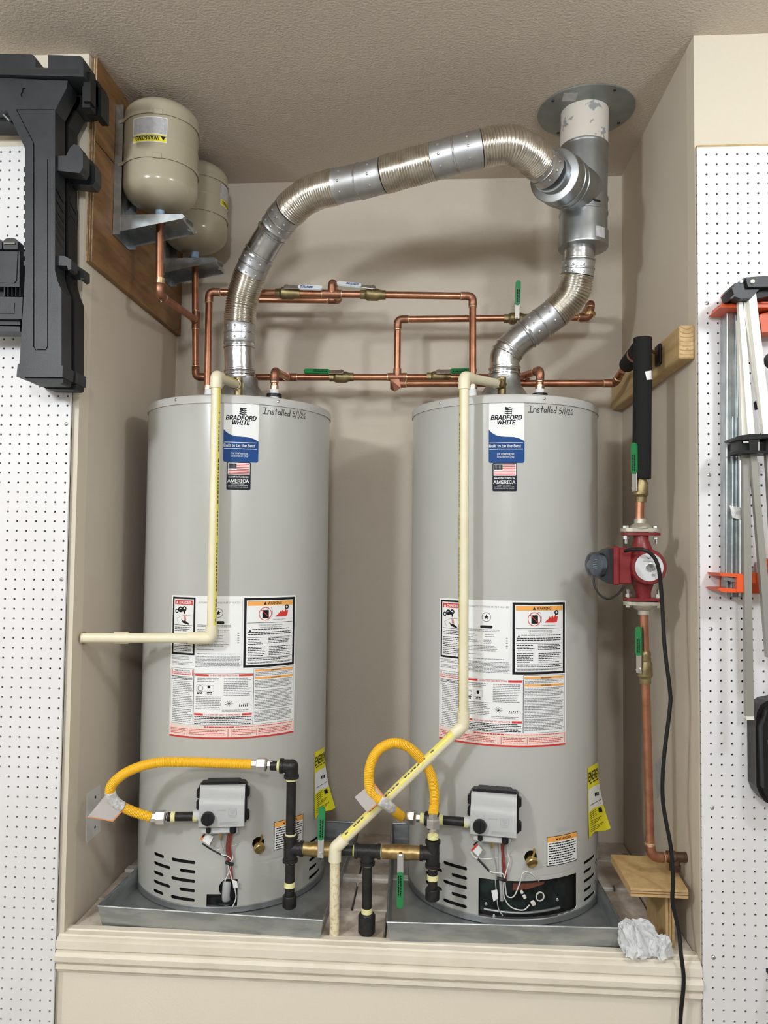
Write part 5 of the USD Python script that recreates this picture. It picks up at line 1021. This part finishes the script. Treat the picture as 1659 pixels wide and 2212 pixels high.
ho1 = holder('orange plastic tool holder behind the tripod head', [po([(1562, 634), (1566, 632), (1700, 632), (1700, 722), (1640, 722), (1600, 660), (1562, 660)], -.012, -.002), po([(1555, 664), (1562, 656), (1700, 654), (1700, 664)], -.085, -.006), po([(1552, 660), (1570, 657), (1568, 668), (1552, 668)], -.05, -.006), po([(1640, 680), (1700, 660), (1700, 716), (1646, 718)], -.06, -.02)])
ho2 = holder('orange plastic tool holder clasping the tripod legs lower down', [po([(1556, 1240), (1700, 1238), (1700, 1285), (1556, 1279)], -.008, -.001), po([(1554, 1238), (1610, 1240), (1610, 1247), (1559, 1245)], -.085, -.004), po([(1550, 1272), (1559, 1270), (1610, 1273), (1610, 1281), (1560, 1279)], -.085, -.004),
    po([(1592, 1241), (1612, 1241), (1612, 1280), (1592, 1279)], -.088, -.07), po([(1620, 1238), (1700, 1236), (1700, 1258), (1620, 1260)], -.066, -.052), po([(1655, 1208), (1700, 1205), (1700, 1240), (1660, 1242)], -.06, -.01)])
part(ho2, 'spring', [po([(1563, 1246), (1590, 1250), (1590, 1258), (1563, 1253)], -.078, -.07), po([(1568, 1258), (1573, 1258), (1573, 1270), (1568, 1270)], -.075, -.07), po([(1586, 1258), (1590, 1258), (1590, 1271), (1586, 1271)], -.075, -.07)], 'zinc', False, label='steel spring clip')
YQ = -.105
tr = thing('tripod', 'folded silver tripod with black head hanging on the right pegboard', 'tripod', aY(1640, 1560, YQ))
def flatbar(a0, a1, b0, b1, y, th): return hull([aY(*a0, y), aY(*a1, y), aY(*b0, y), aY(*b1, y)] + [aY(*q, y) + [0, th, 0] for q in (a0, a1, b0, b1)])
part(tr, 'leg', flatbar((1615, 622), (1632, 622), (1650, 938), (1668, 938), YQ - .012, .014), 'tripod_white', False)
part(tr, 'leg', flatbar((1602, 641), (1615, 640), (1645, 900), (1655, 900), YQ + .004, .014), 'tripod_white', False); part(tr, 'leg', flatbar((1595, 643), (1605, 642), (1616, 945), (1631, 945), YQ + .004, .014), 'tripod_white', False)
part(tr, 'leg', flatbar((1594, 690), (1600, 690), (1603, 945), (1616, 945), YQ + .018, .014), 'tripod_white', False)
part(tr, 'lower_leg', flatbar((1605, 975), (1620, 975), (1612, 1555), (1629, 1555), YQ + .012, .014), 'tripod_grey', False); part(tr, 'lower_leg', flatbar((1621, 975), (1634, 975), (1657, 1420), (1675, 1420), YQ + .0, .014), 'tripod_grey', False)
part(tr, 'lower_leg', flatbar((1655, 975), (1670, 975), (1680, 1420), (1695, 1420), YQ + .0, .014), 'tripod_grey', False)
part(tr, 'leg_tip', flatbar((1612, 1548), (1629, 1548), (1612.5, 1556), (1629.5, 1556), YQ + .011, .016), 'ceramic', False)
hd = part(tr, 'head', [po([(1581, 622), (1586, 618), (1587, 612), (1598, 610), (1602, 603), (1612, 599), (1650, 596), (1700, 598), (1700, 622), (1659, 622), (1640, 625), (1622, 645), (1600, 645), (1587, 640), (1580, 646), (1577, 644), (1586, 636)], YQ - .02, YQ + .05)], 'plastic_black', False)
part(hd, 'front_plate', po([(1611, 601), (1700, 597), (1700, 618), (1616, 620)], YQ - .030, YQ - .018), 'tool_plastic', False); part(hd, 'rivet', lathe([(0, .0052), (.003, .005), (.005, .002)], aY(1625, 608.5, YQ - .030), FRv, 14), 'ceramic')
part(hd, 'rivet', lathe([(0, .005), (.003, .004)], aY(1601, 608, YQ - .021), FRv, 12), 'ceramic'); part(hd, 'wing', po([(1628, 646), (1640, 626), (1700, 618), (1700, 640), (1659, 640)], YQ - .01, YQ + .03), 'tool_plastic_dark_shaded', False)
cl = part(tr, 'collar', [po([(1587, 946), (1596, 941), (1618, 938), (1640, 938), (1700, 936), (1700, 945), (1592, 950)], YQ - .026, YQ + .04), po([(1594, 975), (1600, 972), (1700, 974), (1700, 978), (1596, 978)], YQ - .026, YQ + .04), po([(1596, 948), (1602, 948), (1603, 976), (1597, 976)], YQ - .02, YQ + .03), po([(1618, 944), (1638, 944), (1637, 977), (1619, 977)], YQ - .024, YQ + .03), po([(1655, 946), (1700, 946), (1700, 976), (1655, 976)], YQ - .006, YQ + .03)], 'plastic_black', False, label='black leg collar')
part(cl, 'bolt', cyl(aY(1604, 956, YQ - .02), aY(1617, 956, YQ - .02), .003, 8), 'chrome')
part(tr, 'knob', [lathe([(0, .02), (.03, .02), (.034, .016)], aY(1668, 780, YQ), FRv, 20), po([(1633, 868), (1642, 858), (1646, 882), (1636, 884)], YQ + .02, YQ + .035)], 'plastic_black')
cs = thing('tool_case', 'rounded black moulded case at the right edge, low on the pegboard', 'case', aY(1700, 1735, -.03))
cy = [(1634, 1560), (1637, 1540), (1645, 1524), (1658, 1515), (1690, 1508), (1900, 1508), (1900, 1742), (1672, 1742), (1655, 1734), (1643, 1718), (1636, 1700)]
b_ = sg.Polygon(pixpoly(cy, -.06)); part(cs, 'shell', [ext_y(b_, -.055, -.006), ext_y(b_.buffer(-.008), -.07, -.055)], 'case_black', False)
part(cs, 'trim_line', ext_y(sg.LineString(pixpoly([(1648, 1700), (1644, 1570), (1655, 1535)], -.07)).buffer(.0022), -.073, -.055), 'tool_plastic', False)
part(cs, 'badge', lathe([(0, .012), (.003, .011)], aY(1668, 1605, -.071), FRv, 20), 'screw_steel')
kb = solo('hook_knob', lathe([(0, .006), (.05, .008), (.056, .013), (.066, .015), (.076, .011)], aY(1660, 2097, 0) + [.0, .0, 0], FRv, 16), 'plastic_black', 'small black knob at the right edge near the bottom of the pegboard', 'knob')
